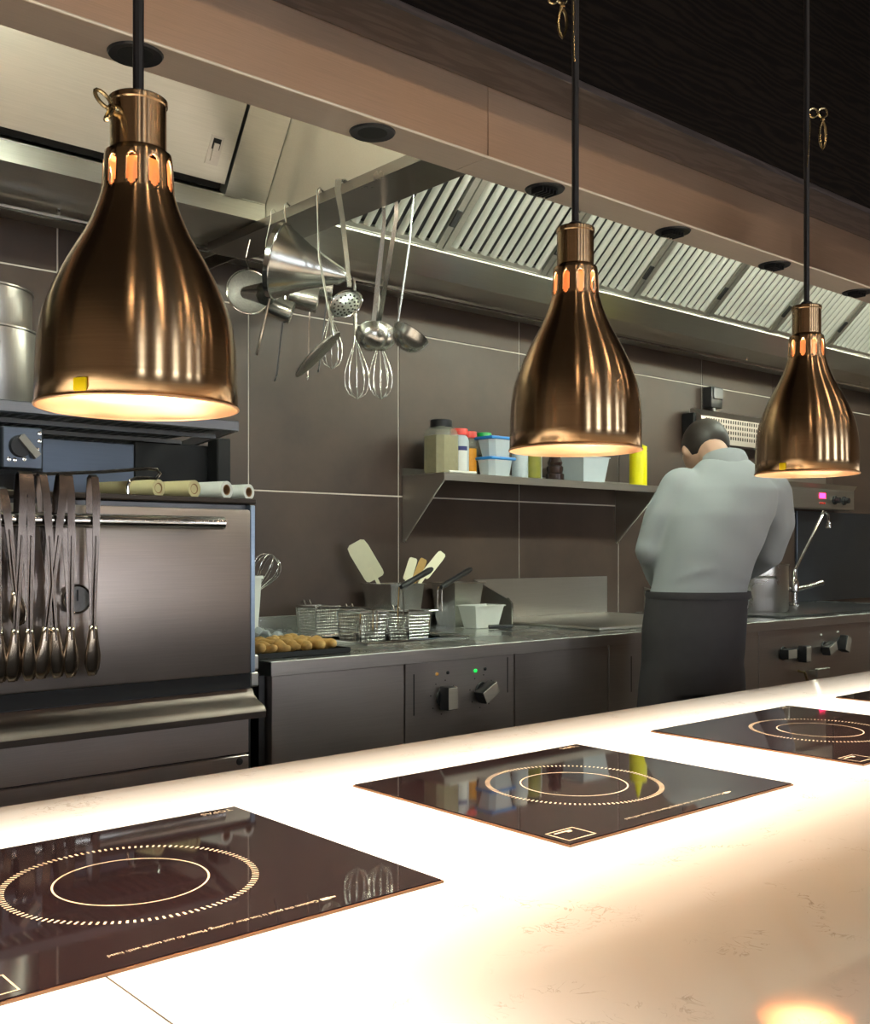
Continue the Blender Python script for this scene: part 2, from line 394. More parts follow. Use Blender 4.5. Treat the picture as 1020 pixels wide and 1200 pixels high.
ORD = ['first', 'second', 'third', 'fourth', 'fifth', 'sixth', 'seventh', 'eighth', 'ninth', 'tenth', 'eleventh', 'twelfth']
# ------------------------------------------------------------------ the room
YW = 3.24
def struct(name, mb, m, base=(0,0,0)):
    return tag(part(name, mb, m, None, base), kind='structure')
struct('floor', MB().box(-3, 8, -4.6, 3.4, -0.05, 0), FLOORM)
struct('ceiling', MB().box(-3, 8, -4.6, 3.4, 3.5, 3.55), CEILM)
struct('wall_left', MB().box(-3.55, -3, -4.6, 3.4, 0, 3.5), WALLP)
struct('wall_right', MB().box(8, 8.05, -4.6, 3.4, 0, 3.5), WALLP)
# tiled rear wall: recessed grout bed and one object per tile
wall = struct('wall_back', MB().box(-3, 8, YW + 0.003, YW + 0.16, 0, 3.5), GROUT, (0, YW, 0))
PX_, PZ_, GAP = 0.684, 0.65, 0.0056
tm = MB().box(-PX_/2+GAP/2, PX_/2-GAP/2, -0.0, 0.012, -PZ_/2+GAP/2, PZ_/2-GAP/2, 0.0012).mesh('tile'); tm.materials.append(TILE)
for i in range(-6, 9):
    for j in range(0, 3):
        o = bpy.data.objects.new('tile', tm); C.objects.link(o); o.parent = wall
        o.location = (1.279 + PX_*(i+0.5), random.uniform(-0.0012, 0.0), 0.764 + PZ_*(j+0.5))
# dining room behind the camera: window wall
fw = MB(); WINS = [(-2.0, -1.45), (-0.2, 0.35), (1.6, 2.15), (3.4, 3.95), (5.2, 5.75)]
frame_plate(fw, -3, 8, 0, 3.5, 0, 0.15, [(a, b, 0.7, 2.5) for a, b in WINS])
fw.xf(Matrix(((1,0,0,0),(0,0,1,-4.6),(0,1,0,0),(0,0,0,1))))
struct('wall_front', fw, WALLP)
for k, (a, b) in enumerate(WINS):
    wf = thing('window_%d' % (k+1), None, None, (a, -4.5, 0.7), kind='structure')
    f = MB().box(a, a+0.05, -4.56, -4.47, 0.7, 2.5).box(b-0.05, b, -4.56, -4.47, 0.7, 2.5).box(a+0.05, b-0.05, -4.56, -4.47, 0.7, 0.75).box(a+0.05, b-0.05, -4.56, -4.47, 2.45, 2.5).box((a+b)/2-0.02, (a+b)/2+0.02, -4.55, -4.48, 0.75, 2.45)
    part('window_frame', f, CAB, wf)
    for x0, x1 in ((a+0.05, (a+b)/2-0.02), ((a+b)/2+0.02, b-0.05)):
        part('pane', MB().box(x0, x1, -4.54, -4.53, 0.75, 2.45), PANE_E, wf)
# dining-room ceiling downlights
n = 0
for x in (-1.0, 0.6, 2.2, 3.8, 5.4):
    for y in (-1.2, -2.9):
        n += 1
        t = thing('ceiling_downlight', '%s round recessed ceiling downlight over the dining floor' % ORD[n-1], 'ceiling light', (x, y, 3.5), 'dining room downlights')
        part('trim_ring', MB().lathe([(0.085, -0.012), (0.11, -0.008), (0.11, 0.0), (0.085, 0.0), (0.085, -0.012)], 24, (x, y, 3.5)), CAB, t)
        part('diffuser', MB().lathe([(0, -0.006), (0.084, -0.006), (0.084, 0), (0, 0)], 24, (x, y, 3.5)), DOWN_M, t)
# dark timber bulkhead above the pass, with its underside board
bh = struct('trim_1', MB().box(-3, 8, 1.687, 1.826, 2.336, 3.5), WOOD, (0, 1.687, 2.318))
sb = part('soffit_board', MB().box(-3, 8, 1.687, 1.832, 2.318, 2.336, 0.001), SOFFIT, bh)

# ------------------------------------------------------------------ extraction hood
HX0, HX1 = -0.8, 6.8
hood = thing('extraction_hood', 'long stainless steel extraction canopy above the cooking line', 'hood', (1.74, 2.5, 2.15))
part('fascia_panel', MB().box(HX0, 1.7752, 1.833, 1.847, 2.150, 2.72, 0.001), FASCIA_S, hood)
part('fascia_panel', MB().box(1.7768, HX1, 1.833, 1.847, 2.150, 2.72, 0.001), FASCIA_S, hood)
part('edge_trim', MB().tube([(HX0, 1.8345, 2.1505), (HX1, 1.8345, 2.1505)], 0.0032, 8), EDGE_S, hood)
part('flange', MB().box(HX0, 1.7752, 1.838, 1.952, 2.1495, 2.1525).box(HX0, 1.667, 1.949, 1.952, 2.1525, 2.185), FLANGE_S, hood)
part('flange', MB().box(1.7768, HX1, 1.838, 1.952, 2.1495, 2.1525).box(1.815, HX1, 1.949, 1.952, 2.1525, 2.185), FLANGE_S, hood)
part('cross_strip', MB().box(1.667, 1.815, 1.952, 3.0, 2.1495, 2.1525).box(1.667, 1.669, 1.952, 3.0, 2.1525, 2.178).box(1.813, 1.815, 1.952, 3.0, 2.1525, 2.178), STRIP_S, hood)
part('side_panel', MB().box(1.700, 1.704, 1.952, 3.236, 2.1525, 2.72), HOOD_S, hood)
part('side_panel', MB().box(1.778, 1.782, 1.952, 3.236, 2.1525, 2.72), HOOD_S, hood)
part('top_panel', MB().box(HX0, HX1, 1.833, 3.236, 2.72, 2.74), HOOD_S, hood)
part('end_panel', MB().box(HX0-0.004, HX0, 1.833, 3.236, 2.15, 2.74), HOOD_S, hood)
part('end_panel', MB().box(HX1, HX1+0.004, 1.833, 3.236, 2.15, 2.74), HOOD_S, hood)
gut = [(2.71, 2.232), (2.71, 2.180), (2.862, 2.180), (2.866, 2.188), (3.02, 2.188), (3.022, 2.200), (3.236, 2.200), (3.236, 2.60), (3.20, 2.60), (2.80, 2.30), (2.74, 2.232)]
part('gutter', MB().prism(gut, 'X', HX0, 1.698), HOOD_S, hood)
gut2 = [(2.712, 2.234), (2.714, 2.224), (2.864, 2.180), (2.868, 2.190), (3.02, 2.190), (3.022, 2.200)] + gut[6:]
part('gutter', MB().prism(gut2, 'X', 1.784, HX1), HOOD_S, hood)
part('gutter_lip', MB().tube([(HX0, 2.711, 2.2335), (1.698, 2.711, 2.2335)], 0.0028, 6), HOOD_S, hood)
part('gutter_lip', MB().tube([(1.784, 2.711, 2.2335), (HX1, 2.711, 2.2335)], 0.0045, 6), HOOD_S, hood)
# left module: flat removable panel over a dark stand-in sheet, stile and filler
def slope(y, z, dy, dz, t, n):  # point t along, n along the normal (towards the cook)
    l = math.hypot(dy, dz); return (y + dy/l*t - dz/l*n, z + dz/l*t + dy/l*n)
def sloped_plate(mb, x0, x1, t0, t1, n0, n1, base, d):
    pts = [slope(*base, *d, t0, n0), slope(*base, *d, t1, n0), slope(*base, *d, t1, n1), slope(*base, *d, t0, n1)]
    return mb.prism(pts, 'X', x0, x1)
LB, LD = (2.715, 2.240), (-0.135, 0.21)
pan = part('flat_panel', sloped_plate(MB(), 0.30, 1.546, 0.028, 0.52, 0.0, 0.018, LB, LD), HOOD_S, hood)
part('backing', sloped_plate(MB(), HX0, 1.698, 0.0, 0.54, -0.035, -0.03, LB, LD), BLACKMAT, hood)  # black sheet stands in for the shade of the open cavity
part('stile', sloped_plate(MB(), 1.556, 1.612, 0.0, 0.52, -0.02, 0.020, LB, LD), HOOD_S, hood)
part('stile', sloped_plate(MB(), 1.615, 1.698, 0.0, 0.52, -0.02, 0.008, LB, LD), HOOD_S, hood)
lx = at(248, 188, Y=2.655).x
lt = sloped_plate(MB(), lx-0.020, lx+0.020, 0.072, 0.152, 0.018, 0.021, LB, LD)
lt = part('latch', lt, STEEL, pan)
part('latch_slot', sloped_plate(MB(), lx-0.012, lx+0.012, 0.115, 0.145, 0.021, 0.0225, LB, LD), BLACKMAT, pan)
part('latch_lever', sloped_plate(MB(), lx-0.008, lx+0.008, 0.082, 0.132, 0.021, 0.026, LB, LD), STEEL, pan)
# right module: baffle filters, every slat its own part
FB, FD = (2.712, 2.240), (-0.155, 0.147)
FWID, FLEN = 0.521, 0.50
def half_round(r, y_len):
    mb = MB(); fs = []
    pr = [(math.cos(PI*k/6)*r, math.sin(PI*k/6)*r*0.9) for k in range(7)]
    return mb, pr
l = math.hypot(*FD); ty, tz = FD[0]/l, FD[1]/l; ny, nz = -tz, ty     # tangent up the filter, normal towards the cook
fx0 = 1.884
def slat_mesh():
    mb = MB(); bm = mb.bm; r = 0.0138
    pr = [(math.cos(PI*k/6)*r, math.sin(PI*k/6)*0.015) for k in range(7)]
    A, B = [], []
    for x, nn in pr:
        A.append(bm.verts.new((x, ty*0.016 + ny*nn, tz*0.016 + nz*nn))); B.append(bm.verts.new((x, ty*(FLEN-0.02) + ny*nn, tz*(FLEN-0.02) + nz*nn)))
    for k in range(6): bm.faces.new((A[k], A[k+1], B[k+1], B[k]))
    bm.faces.new(A); bm.faces.new(B[::-1])
    me = mb.mesh('slat'); me.materials.append(SLAT_S); return me
SLAT = slat_mesh()
ORD = ['first', 'second', 'third', 'fourth', 'fifth', 'sixth', 'seventh', 'eighth', 'ninth', 'tenth', 'eleventh', 'twelfth']
frame_mesh = back_mesh = None
for k in range(8):
    x0 = fx0 + FWID*(k-0) ; x1 = x0 + FWID - 0.006
    f = thing('baffle_filter', '%s steel baffle filter of the hood counting right from the cross strip' % ORD[k], 'filter', (x0, FB[0], FB[1]), 'baffle filters in the hood')
    if frame_mesh is None:
        mb = MB(); b0 = (0.0, 0.0)
        for a, b in ((0.0, 0.026), (FWID-0.032, FWID-0.006)):
            sloped_plate(mb, a, b, 0.0, FLEN, -0.002, 0.012, b0, FD)
        sloped_plate(mb, 0.026, FWID-0.032, 0.0, 0.016, -0.002, 0.010, b0, FD); sloped_plate(mb, 0.026, FWID-0.032, FLEN-0.02, FLEN, -0.002, 0.010, b0, FD)
        frame_mesh = mb.mesh('frame'); frame_mesh.materials.append(HOOD_S)
        back_mesh = sloped_plate(MB(), 0.02, FWID-0.026, 0.01, FLEN, -0.03, -0.026, b0, FD).mesh('backing'); back_mesh.materials.append(DARKSTEEL)
        clip_mesh = sloped_plate(MB(), FWID-0.032, FWID-0.012, 0.09, 0.15, 0.012, 0.020, b0, FD).mesh('handle_clip'); clip_mesh.materials.append(DARKSTEEL)
    for nme, me in (('frame', frame_mesh), ('backing', back_mesh), ('handle_clip', clip_mesh)):
        o = bpy.data.objects.new(nme, me); C.objects.link(o); o.parent = f
    for s in range(10):
        o = bpy.data.objects.new('slat', SLAT); C.objects.link(o); o.parent = f
        o.location = (0.026 + (FWID-0.058)*(s+0.5)/10, 0, 0)
# filler sheet between cross strip and first filter, rail under the hood's rear edge
part('filler', sloped_plate(MB(), 1.784, fx0-0.004, 0.0, FLEN, -0.01, 0.004, FB, FD), HOOD_S, hood)
part('hanging_rail', MB().tube([(HX0, 3.035, 2.168), (HX1, 3.035, 2.168)], 0.010, 10), CHROME, hood)
rh = MB()
for x in (0.2, 1.2, 2.4, 3.6, 4.8, 6.0): rh.tube([(x, 3.035, 2.172), (x, 3.035, 2.199)], 0.006, 6)
part('rail_bracket', rh, CHROME, hood)
# fluorescent strips fixed to the back of the fascia, inside the canopy
for k, x in enumerate((-0.3, 0.66, 2.5, 3.8, 5.1, 6.2)):
    t = thing('hood_light', '%s fluorescent strip light inside the hood behind the fascia' % ORD[k], 'strip light', (x, 1.97, 2.345), 'strip lights in the hood')
    part('housing', MB().box(x-0.42, x+0.42, 1.849, 2.00, 2.345, 2.37, 0.003), HOOD_S, t)
    part('diffuser', MB().box(x-0.40, x+0.40, 1.94, 1.985, 2.315, 2.3445, 0.008, 2), TUBE_E, t)
# round black downlights in the flange
for k, x in enumerate((0.335, 0.899, 1.472, 2.045, 2.603, 3.162, 3.724, 4.29, 4.85)):
    y = 1.894 + 0.004*max(0, k-1)
    y = 1.896
    t = thing('hood_spotlight', '%s round black spotlight from the left in the hood underside' % ORD[k], 'spotlight', (x, y, 2.149), 'black spotlights in the hood underside')
    part('bezel', MB().lathe([(0.034, -0.002), (0.050, -0.004), (0.053, 0.0004), (0.030, 0.0004)], 28, (x, y, 2.149)), BLACK, t)
    part('lens', MB().lathe([(0, -0.0015), (0.034, -0.002), (0.034, 0.0004), (0, 0.0004)], 24, (x, y, 2.149)), BLACKMAT, t)
    if k >= 3:
        fin = MB()
        for q in range(5): fin.box(x-0.03+q*0.013, x-0.026+q*0.013, y-0.02, y+0.02, 2.134, 2.146)
        part('fins', fin, BLACK, t)

# ------------------------------------------------------------------ pass counter of backlit stone
CY0, CY1, CZ = 0.02, 1.262, 0.9
ctr = thing('pass_counter', 'long backlit cream stone pass counter in the foreground', 'counter', (1.8, 0.64, 0))
for a, b in ((-0.95, 0.3146), (0.3166, 5.0)):
    s = MB(); z0 = CZ - 0.03
    s.quad((a, CY0, CZ), (b, CY0, CZ), (b, CY1, CZ), (a, CY1, CZ))
    s.quad((a, CY0, z0), (b, CY0, z0), (b, CY0, CZ), (a, CY0, CZ)); s.quad((a, CY1, z0), (b, CY1, z0), (b, CY1, CZ), (a, CY1, CZ))
    o = part('stone_slab', s, STONE, ctr, recalc=False)
part('slab_end', MB().box(-0.97, -0.952, CY0, CY1, CZ-0.03, CZ), CAB, ctr)
part('joint_strip', MB().box(0.3147, 0.3165, CY0, CY1, CZ-0.03, CZ-0.0003), plain('joint_filler', (0.07, 0.055, 0.045), 0.8, vary=0.1), ctr)
part('cabinet', MB().box(-0.9, 4.95, 0.10, 1.20, 0.0, 0.762, 0.003), CAB, ctr)
part('light_box_wall', MB().box(-0.92, 4.97, 0.08, 0.10, 0.70, 0.868), CAB, ctr)
part('light_box_wall', MB().box(-0.92, 4.97, 1.205, 1.225, 0.70, 0.868), CAB, ctr)
part('light_cutoff_board', MB().box(0.42, 4.94, 0.572, 0.582, 0.7625, 0.866), WHITE, ctr)  # unseen board, added to cut off the glow towards the counter front
part('light_panel', MB().box(-0.9, 4.5, 0.70, 1.13, 0.763, 0.772), WHITE, ctr)

# induction hobs let into the counter
def text_mesh(body, size, mirror=False, align='LEFT'):
    cu = bpy.data.curves.new('print_text', 'FONT'); cu.body = body; cu.size = size; cu.align_x = align; cu.resolution_u = 2; cu.fill_mode = 'FRONT' if hasattr(cu, 'fill_mode') else cu.fill_mode
    o = bpy.data.objects.new('print_text', cu); C.objects.link(o)
    bpy.context.view_layer.update()
    me = bpy.data.meshes.new_from_object(o.evaluated_get(bpy.context.evaluated_depsgraph_get()))
    bpy.data.objects.remove(o); return me
HW, HD = 0.424, 0.362
def make_hob():
    t = thing('induction_hob', '', 'hob', (0, 0, CZ), 'induction hobs in the counter')   # local frame: centre of the glass, built at the origin of z = CZ
    zt = CZ + 0.0035
    part('glass_plate', MB().box(-HW/2, HW/2, -HD/2, HD/2, CZ+0.0002, zt, 0.0008), GLASS_BLK, t)
    s = MB(); e = 0.0013
    frame_plate(s, -HW/2-e, HW/2+e, -HD/2-e, HD/2+e, CZ+0.0002, CZ+0.0024, [(-HW/2, HW/2, -HD/2, HD/2)])
    part('sealant', s, SEAL, t)
    zp = zt + 0.0002
    def ring(mb, r0, r1, a0, a1, seg):
        for k in range(seg):
            a, b = a0+(a1-a0)*k/seg, a0+(a1-a0)*(k+1)/seg
            mb.quad((r0*math.cos(a), r0*math.sin(a), zp), (r1*math.cos(a), r1*math.sin(a), zp), (r1*math.cos(b), r1*math.sin(b), zp), (r0*math.cos(b), r0*math.sin(b), zp))
    m = MB(); ring(m, 0.0668, 0.0686, 0, 2*PI, 96); part('inner_ring_print', m, PRINT, t, recalc=False)
    m = MB(); NT = 120
    for k in range(NT):
        a = 2*PI*k/NT; ring(m, 0.1065, 0.1128, a-0.0095, a+0.0095, 1)
    part('tick_ring_print', m, PRINT, t, recalc=False, kind='stuff')
    m = MB()                                            # little square symbol frame
    bx0, bx1, by0, by1, th = -0.204, -0.161, -0.173, -0.139, 0.0016
    for q in ((bx0, bx1, by0, by0+th), (bx0, bx1, by1-th, by1), (bx0, bx0+th, by0, by1), (bx1-th, bx1, by0, by1)):
        m.quad((q[0], q[2], zp), (q[1], q[2], zp), (q[1], q[3], zp), (q[0], q[3], zp))
    for q in ((bx0+0.007, bx1-0.010, by1-0.0085, by1-0.0055), (bx1-0.019, bx1-0.012, by1-0.0115, by1-0.0085)):
        m.quad((q[0], q[2], zp), (q[1], q[2], zp), (q[1], q[3], zp), (q[0], q[3], zp))
    part('symbol_print', m, PRINT, t, recalc=False)
    def words(body, x_right, y, length, name):
        me = text_mesh(body, 0.01); xs = [v.co.x for v in me.vertices]; k = length/(max(xs)-min(xs))
        me.transform(Matrix.Translation((x_right, y, 0.0036 + 0.0003)) @ Matrix.Rotation(PI, 4, 'Z') @ Matrix.Diagonal((k, k, 1, 1)))
        me.materials.clear(); me.materials.append(PRINT)
        o = bpy.data.objects.new(name, me); C.objects.link(o); o.parent = t
    words('Caution: the panel is hot after cooking. Please do not touch with hand', 0.094, -0.1545, 0.186, 'caution_print')
    words('TOPAS', 0.200, 0.172, 0.038, 'maker_print')
    m = MB()                                            # pointing hand at the start of the line of print
    m.quad((0.097, -0.1585, zp), (0.106, -0.1590, zp), (0.106, -0.1535, zp), (0.097, -0.1540, zp)); m.quad((0.106, -0.1575, zp), (0.112, -0.1570, zp), (0.112, -0.1550, zp), (0.106, -0.1545, zp))
    part('hand_print', m, PRINT, t, recalc=False)
    return t
hob0 = make_hob()
HOBS = [(0.208, 'black glass induction hob nearest the camera at the left edge'), (0.805, 'black glass induction hob in the middle under the centre heat lamp'),
        (1.416, 'third black glass induction hob from the left, with a red reflection in it'), (2.025, 'black glass induction hob farthest along the counter cut by the right edge')]
hob_roots = []
for k, (x, lab) in enumerate(HOBS):
    o = hob0 if k == 0 else copy_tree(hob0)
    o.location = (x + HW/2, 0.893, CZ); o['label'] = lab; hob_roots.append(o)

# ------------------------------------------------------------------ heat lamps
SEG = 120
def make_lamp(root):
    """built at the origin, z = 0 at the rim"""
    prof = [(0.0765, 0.0), (0.0762, 0.02), (0.0757, 0.04), (0.0750, 0.053), (0.0722, 0.0716), (0.0690, 0.083), (0.0640, 0.0965), (0.0590, 0.108), (0.0532, 0.120), (0.0470, 0.1315), (0.0410, 0.1425), (0.0362, 0.153), (0.0318, 0.1645), (0.0287, 0.175),
            (0.0277, 0.1785), (0.0276, 0.1797), (0.0275, 0.1822), (0.0265, 0.2010), (0.0263, 0.2035), (0.0262, 0.2047), (0.0258, 0.2085), (0.0253, 0.2115), (0.0225, 0.2135), (0.0212, 0.2150)]
    def skip(j, i):
        c = i % 12
        if j == 16: return 3 <= c <= 8         # tall middle of each slot
        if j in (15, 17): return 4 <= c <= 7   # rounded ends
        if j in (14, 18): return 5 <= c <= 6
        return False
    mb = MB().lathe(prof, SEG, skip=skip)
    me = mb.mesh('shade', ang=50); me.materials.append(BRONZE); me.materials.append(COPPER_IN)
    o = bpy.data.objects.new('shade', me); C.objects.link(o); o.parent = root
    so = o.modifiers.new('wall', 'SOLIDIFY'); so.thickness = 0.0014; so.offset = -1; so.material_offset = 1; so.material_offset_rim = 1
    part('neck', MB().lathe([(0.0214, 0.2140), (0.0214, 0.2520), (0.0224, 0.2530), (0.0224, 0.2570), (0.0205, 0.2585), (0, 0.2590)], 40), BRONZE, root)
    part('rim_bead', MB().lathe([(0.0765 + 0.0012*math.cos(2*PI*k/8), 0.0012*math.sin(2*PI*k/8)) for k in range(9)], 60), COPPER_IN, root)
    part('bulb', MB().lathe([(0, 0.046), (0.022, 0.048), (0.038, 0.056), (0.043, 0.068), (0.040, 0.082), (0.028, 0.104), (0.016, 0.128), (0.013, 0.140), (0, 0.140)], 28), BULB, root)
    part('socket', MB().lathe([(0, 0.138), (0.016, 0.138), (0.017, 0.205), (0, 0.205)], 20), COPPER_IN, root)
    part('cord', MB().tube([(0, 0, 0.258), (0, 0, 1.0), (0, 0, 2.18)], 0.0043, 10), CORD, root)
    part('cord_grip', MB().lathe([(0.0095, 0.258), (0.0085, 0.2635), (0.0045, 0.266)], 16), BLACK, root)
    return root
def clip(root, c, ring_r=0.0055, length=0.028, dirv=(0.75, -0.66, 0), hang=(0, 0, -1), wire=None):
    """two rings and a small spring hook; c in the root's local frame"""
    c = Vector(c); d = Vector(dirv).normalized(); h = Vector(hang).normalized()
    mb = MB()
    for q in (0, 1):
        cc = c + d*ring_r*2.1*q
        mb.tube([cc + (d*math.cos(2*PI*k/14) + Vector((0,0,1))*math.sin(2*PI*k/14))*ring_r for k in range(14)], 0.0016, 6, closed=True)
    p = c + d*ring_r*2.1 + h*ring_r
    mb.lathe([(0, -0.002), (0.0028, 0), (0.0032, 0.004), (0, 0.006)], 10, p, h)
    s = d
    pts = [p + h*(0.004 + length*t) + s*0.0052*math.sin(PI*min(1, t*1.0))**0.7*sg for sg, ts in ((1, (0, .25, .5, .75, .9, 1)), (-1, (.9, .75, .5, .25, 0))) for t in ts]
    mb.tube(pts, 0.0019, 6)
    if wire: mb.tube([Vector(q) for q in wire], 0.0007, 5)
    off = wloc(root)
    me = mb.mesh('cord_clip'); me.materials.append(BRASS)
    o = bpy.data.objects.new('cord_clip', me); C.objects.link(o); o.parent = root; return o
LAMPS = [((0.368, 0.771, 1.311), 'nearest and largest bronze heat lamp hanging at the left'), ((0.932, 0.816, 1.3165), 'middle bronze heat lamp hanging over the second hob'), ((1.501, 0.845, 1.3175), 'farthest and smallest bronze heat lamp hanging at the right')]
lamp0 = make_lamp(thing('heat_lamp', LAMPS[0][1], 'heat lamp', (0, 0, 0), 'bronze heat lamps over the counter'))
roots = [lamp0, copy_tree(lamp0), copy_tree(lamp0)]
for o, (loc, lab) in zip(roots, LAMPS):
    o.location = loc; o['label'] = lab
    o.scale = (1, 1, 0.93 if loc[0] < 0.4 else 1.0)
camr, camf = Vector((math.sin(YAW), -math.cos(YAW), 0)), Vector((math.cos(YAW), math.sin(YAW), 0))
def tagpart(root, ang, z=0.0075):
    los = Vector((root.location.x, root.location.y, 0)).normalized(); ls = Vector((los.y, -los.x, 0))
    d = ls*math.sin(ang) - los*math.cos(ang); rr = 0.0772
    e = Vector((-d.y, d.x, 0)); c = d*rr + Vector((0,0,z))
    mb = MB().box(-0.0052, 0.0052, -0.0012, 0.0014, -0.0052, 0.0052, 0.0011, 2)
    mb.xf(Matrix.Translation(c) @ Matrix((( e.x, d.x, 0, 0), (e.y, d.y, 0, 0), (0, 0, 1, 0), (0, 0, 0, 1))))
    me = mb.mesh('inspection_tag'); me.materials.append(YELLOW)
    o = bpy.data.objects.new('inspection_tag', me); C.objects.link(o); o.parent = root
tagpart(roots[0], R(-31)); tagpart(roots[2], R(-26))
dl = (camr*-0.62 - camf*0.78).normalized()
los0 = Vector((0.368, 0.771, 0)).normalized(); dl = (Vector((los0.y, -los0.x, 0))*-0.72 - los0*0.69).normalized(); el = Vector((-dl.y, dl.x, 0))*-1
nb = dl*0.021 + Vector((0, 0, 0.240))
wn = MB().lathe([(0.0045, 0), (0.0052, 0.003), (0.0035, 0.008), (0, 0.009)], 14, nb, dl)
for a in (-1, 1):
    pd = (dl*0.55 + Vector((0, 0, 0.75))*a + Vector((el.x, el.y, 0))*0.35*a).normalized(); q_ = Vector((0, 0, 1)).rotation_difference(pd)
    c_ = nb + dl*0.006 + pd*0.009
    wn.tube([c_ + q_ @ Vector((0.0042*math.cos(2*PI*k/14), 0, 0.0085*math.sin(2*PI*k/14))) for k in range(14)], 0.0017, 7, closed=True)
me = wn.mesh('thumb_screw'); me.materials.append(BRASS); o = bpy.data.objects.new('thumb_screw', me); C.objects.link(o); o.parent = roots[0]
clip(roots[1], camr*-0.026 + Vector((0, 0, 0.525)), 0.0052, 0.036, dirv=camr, wire=[camr*-0.026 + Vector((0,0,0.53)), camr*-0.004 - camf*0.004 + Vector((0, 0, 0.56)), camr*-0.002 - camf*0.005 + Vector((0, 0, 0.45))])
clip(roots[2], camr*0.010 + Vector((0, 0, 0.556)), 0.0070, 0.045, dirv=camr, wire=[camr*0.005 + Vector((0,0,0.552)), camr*0.003 - camf*0.005 + Vector((0, 0, 0.52)), camr*-0.001 - camf*0.005 + Vector((0, 0, 0.47))])

# ------------------------------------------------------------------ cooking range
YR = 2.43
XS = [1.541, 2.009, 2.476, 2.954, 3.93, 4.90, 5.90]
NAMES = [('plain steel range cabinet at the left end beside the oven', 'cabinet'), ('steel fryer cabinet with two square knobs and a green light', 'fryer'), ('plain steel range cabinet right of the fryer', 'cabinet'),
         ('steel griddle cabinet with knobs behind the chef', 'cabinet'), ('steel range cabinet with four knobs below the stock pot', 'cabinet'), ('steel range cabinet at the far right end', 'cabinet')]
def knob(parent, x, z, ang, face=True):
    mb = MB().lathe([(0, 0), (0.030, 0), (0.028, 0.006), (0, 0.006)], 24, (x, YR-0.001, z), (0, -1, 0))
    k = part('knob', mb, BLACK, parent)
    rot = Matrix.Rotation(ang, 3, 'Y')
    g = MB().box(-0.021, 0.021, -0.046, -0.006, -0.036, 0.036, 0.004, 2); g.xf(Matrix.Translation((x, YR, z)) @ rot.to_4x4()); part('grip', g, BLACK, k)
    g = MB().box(-0.0185, 0.0185, -0.048, -0.0455, -0.033, 0.033, 0.001); g.xf(Matrix.Translation((x, YR, z)) @ rot.to_4x4()); part('grip_face', g, KNOB_F, k)
def dots(parent, x, z, r=0.052, nn=8):
    mb = MB()
    for q in range(nn):
        a = PI*0.2 + q*2*PI/nn; mb.lathe([(0, 0), (0.0022, 0), (0.0022, 0.0008), (0, 0.0008)], 8, (x + r*math.cos(a), YR-0.0005, z + r*math.sin(a)), (0, -1, 0))
    part('dial_marks', mb, BLACK, parent)
def led(parent, x, z, m):
    part('indicator_lamp', MB().lathe([(0.0055, 0), (0.0055, 0.003), (0.003, 0.005), (0, 0.0055)], 12, (x, YR-0.0005, z), (0, -1, 0)), m, parent)
units = []
for k in range(6):
    a, b = XS[k], XS[k+1]
    u = thing('range_unit', NAMES[k][0], NAMES[k][1], ((a+b)/2, 2.8, 0), 'range cabinets')
    part('body', MB().box(a+0.004, b-0.004, YR+0.012, 3.22, 0.12, 0.71 if k == 1 else 0.858), RANGE_S, u)
    part('front_panel', MB().box(a+0.003, b-0.003, YR, YR+0.012, 0.30, 0.860, 0.0012), RANGE_S, u)
    part('plinth', MB().box(a+0.004, b-0.004, YR+0.06, 3.2, 0.0, 0.12), BLACKMAT, u)
    units.append(u)
part('side_post', MB().box(1.522, 1.5405, YR+0.03, 3.2, 0.0, 0.86), DARKSTEEL, units[0])
def slit(parent, x, z, h=0.11):
    part('slit', MB().box(x-0.002, x+0.002, YR-0.0006, YR+0.0004, z-h/2, z+h/2), BLACKMAT, parent)
slit(units[1], 2.044, 0.765, 0.125); slit(units[1], 2.443, 0.795, 0.115)
knob(units[1], 2.162, 0.748, 0); knob(units[1], 2.326, 0.752, R(62)); dots(units[1], 2.162, 0.748); dots(units[1], 2.326, 0.752)
led(units[1], 2.298, 0.819, LED_G); led(units[1], 2.136, 0.821, LED_O); led(units[1], 2.34, 0.822, BLACK); led(units[1], 2.18, 0.822, BLACK)
slit(units[3], 3.083, 0.748, 0.13)
knob(units[3], 3.296, 0.754, R(38)); knob(units[3], 3.534, 0.757, R(90)); led(units[3], 3.272, 0.817, LED_G); led(units[3], 3.545, 0.822, LED_G); led(units[3], 3.585, 0.822, LED_O)
for x, z, a in ((4.121, 0.757, 90), (4.254, 0.748, 0), (4.467, 0.760, 70), (4.606, 0.772, 20)): knob(units[4], x, z, R(a))
led(units[4], 4.44, 0.82, WHITE); led(units[4], 4.59, 0.825, WHITE)
def drawer_tap(parent, x, z):
    mb = MB().box(x-0.055, x+0.055, YR-0.045, YR-0.03, z-0.022, z+0.016, 0.003).box(x-0.05, x-0.03, YR-0.031, YR, z-0.012, z+0.006).box(x+0.03, x+0.05, YR-0.031, YR, z-0.012, z+0.006)
    part('pull', mb, STEEL, parent)
drawer_tap(units[3], 3.396, 0.672); drawer_tap(units[4], 4.385, 0.662)
part('drain_peg', MB().tube([(4.245, YR, 0.672), (4.247, YR-0.03, 0.668), (4.262, YR-0.035, 0.63)], 0.006, 8), BRASS, units[4])
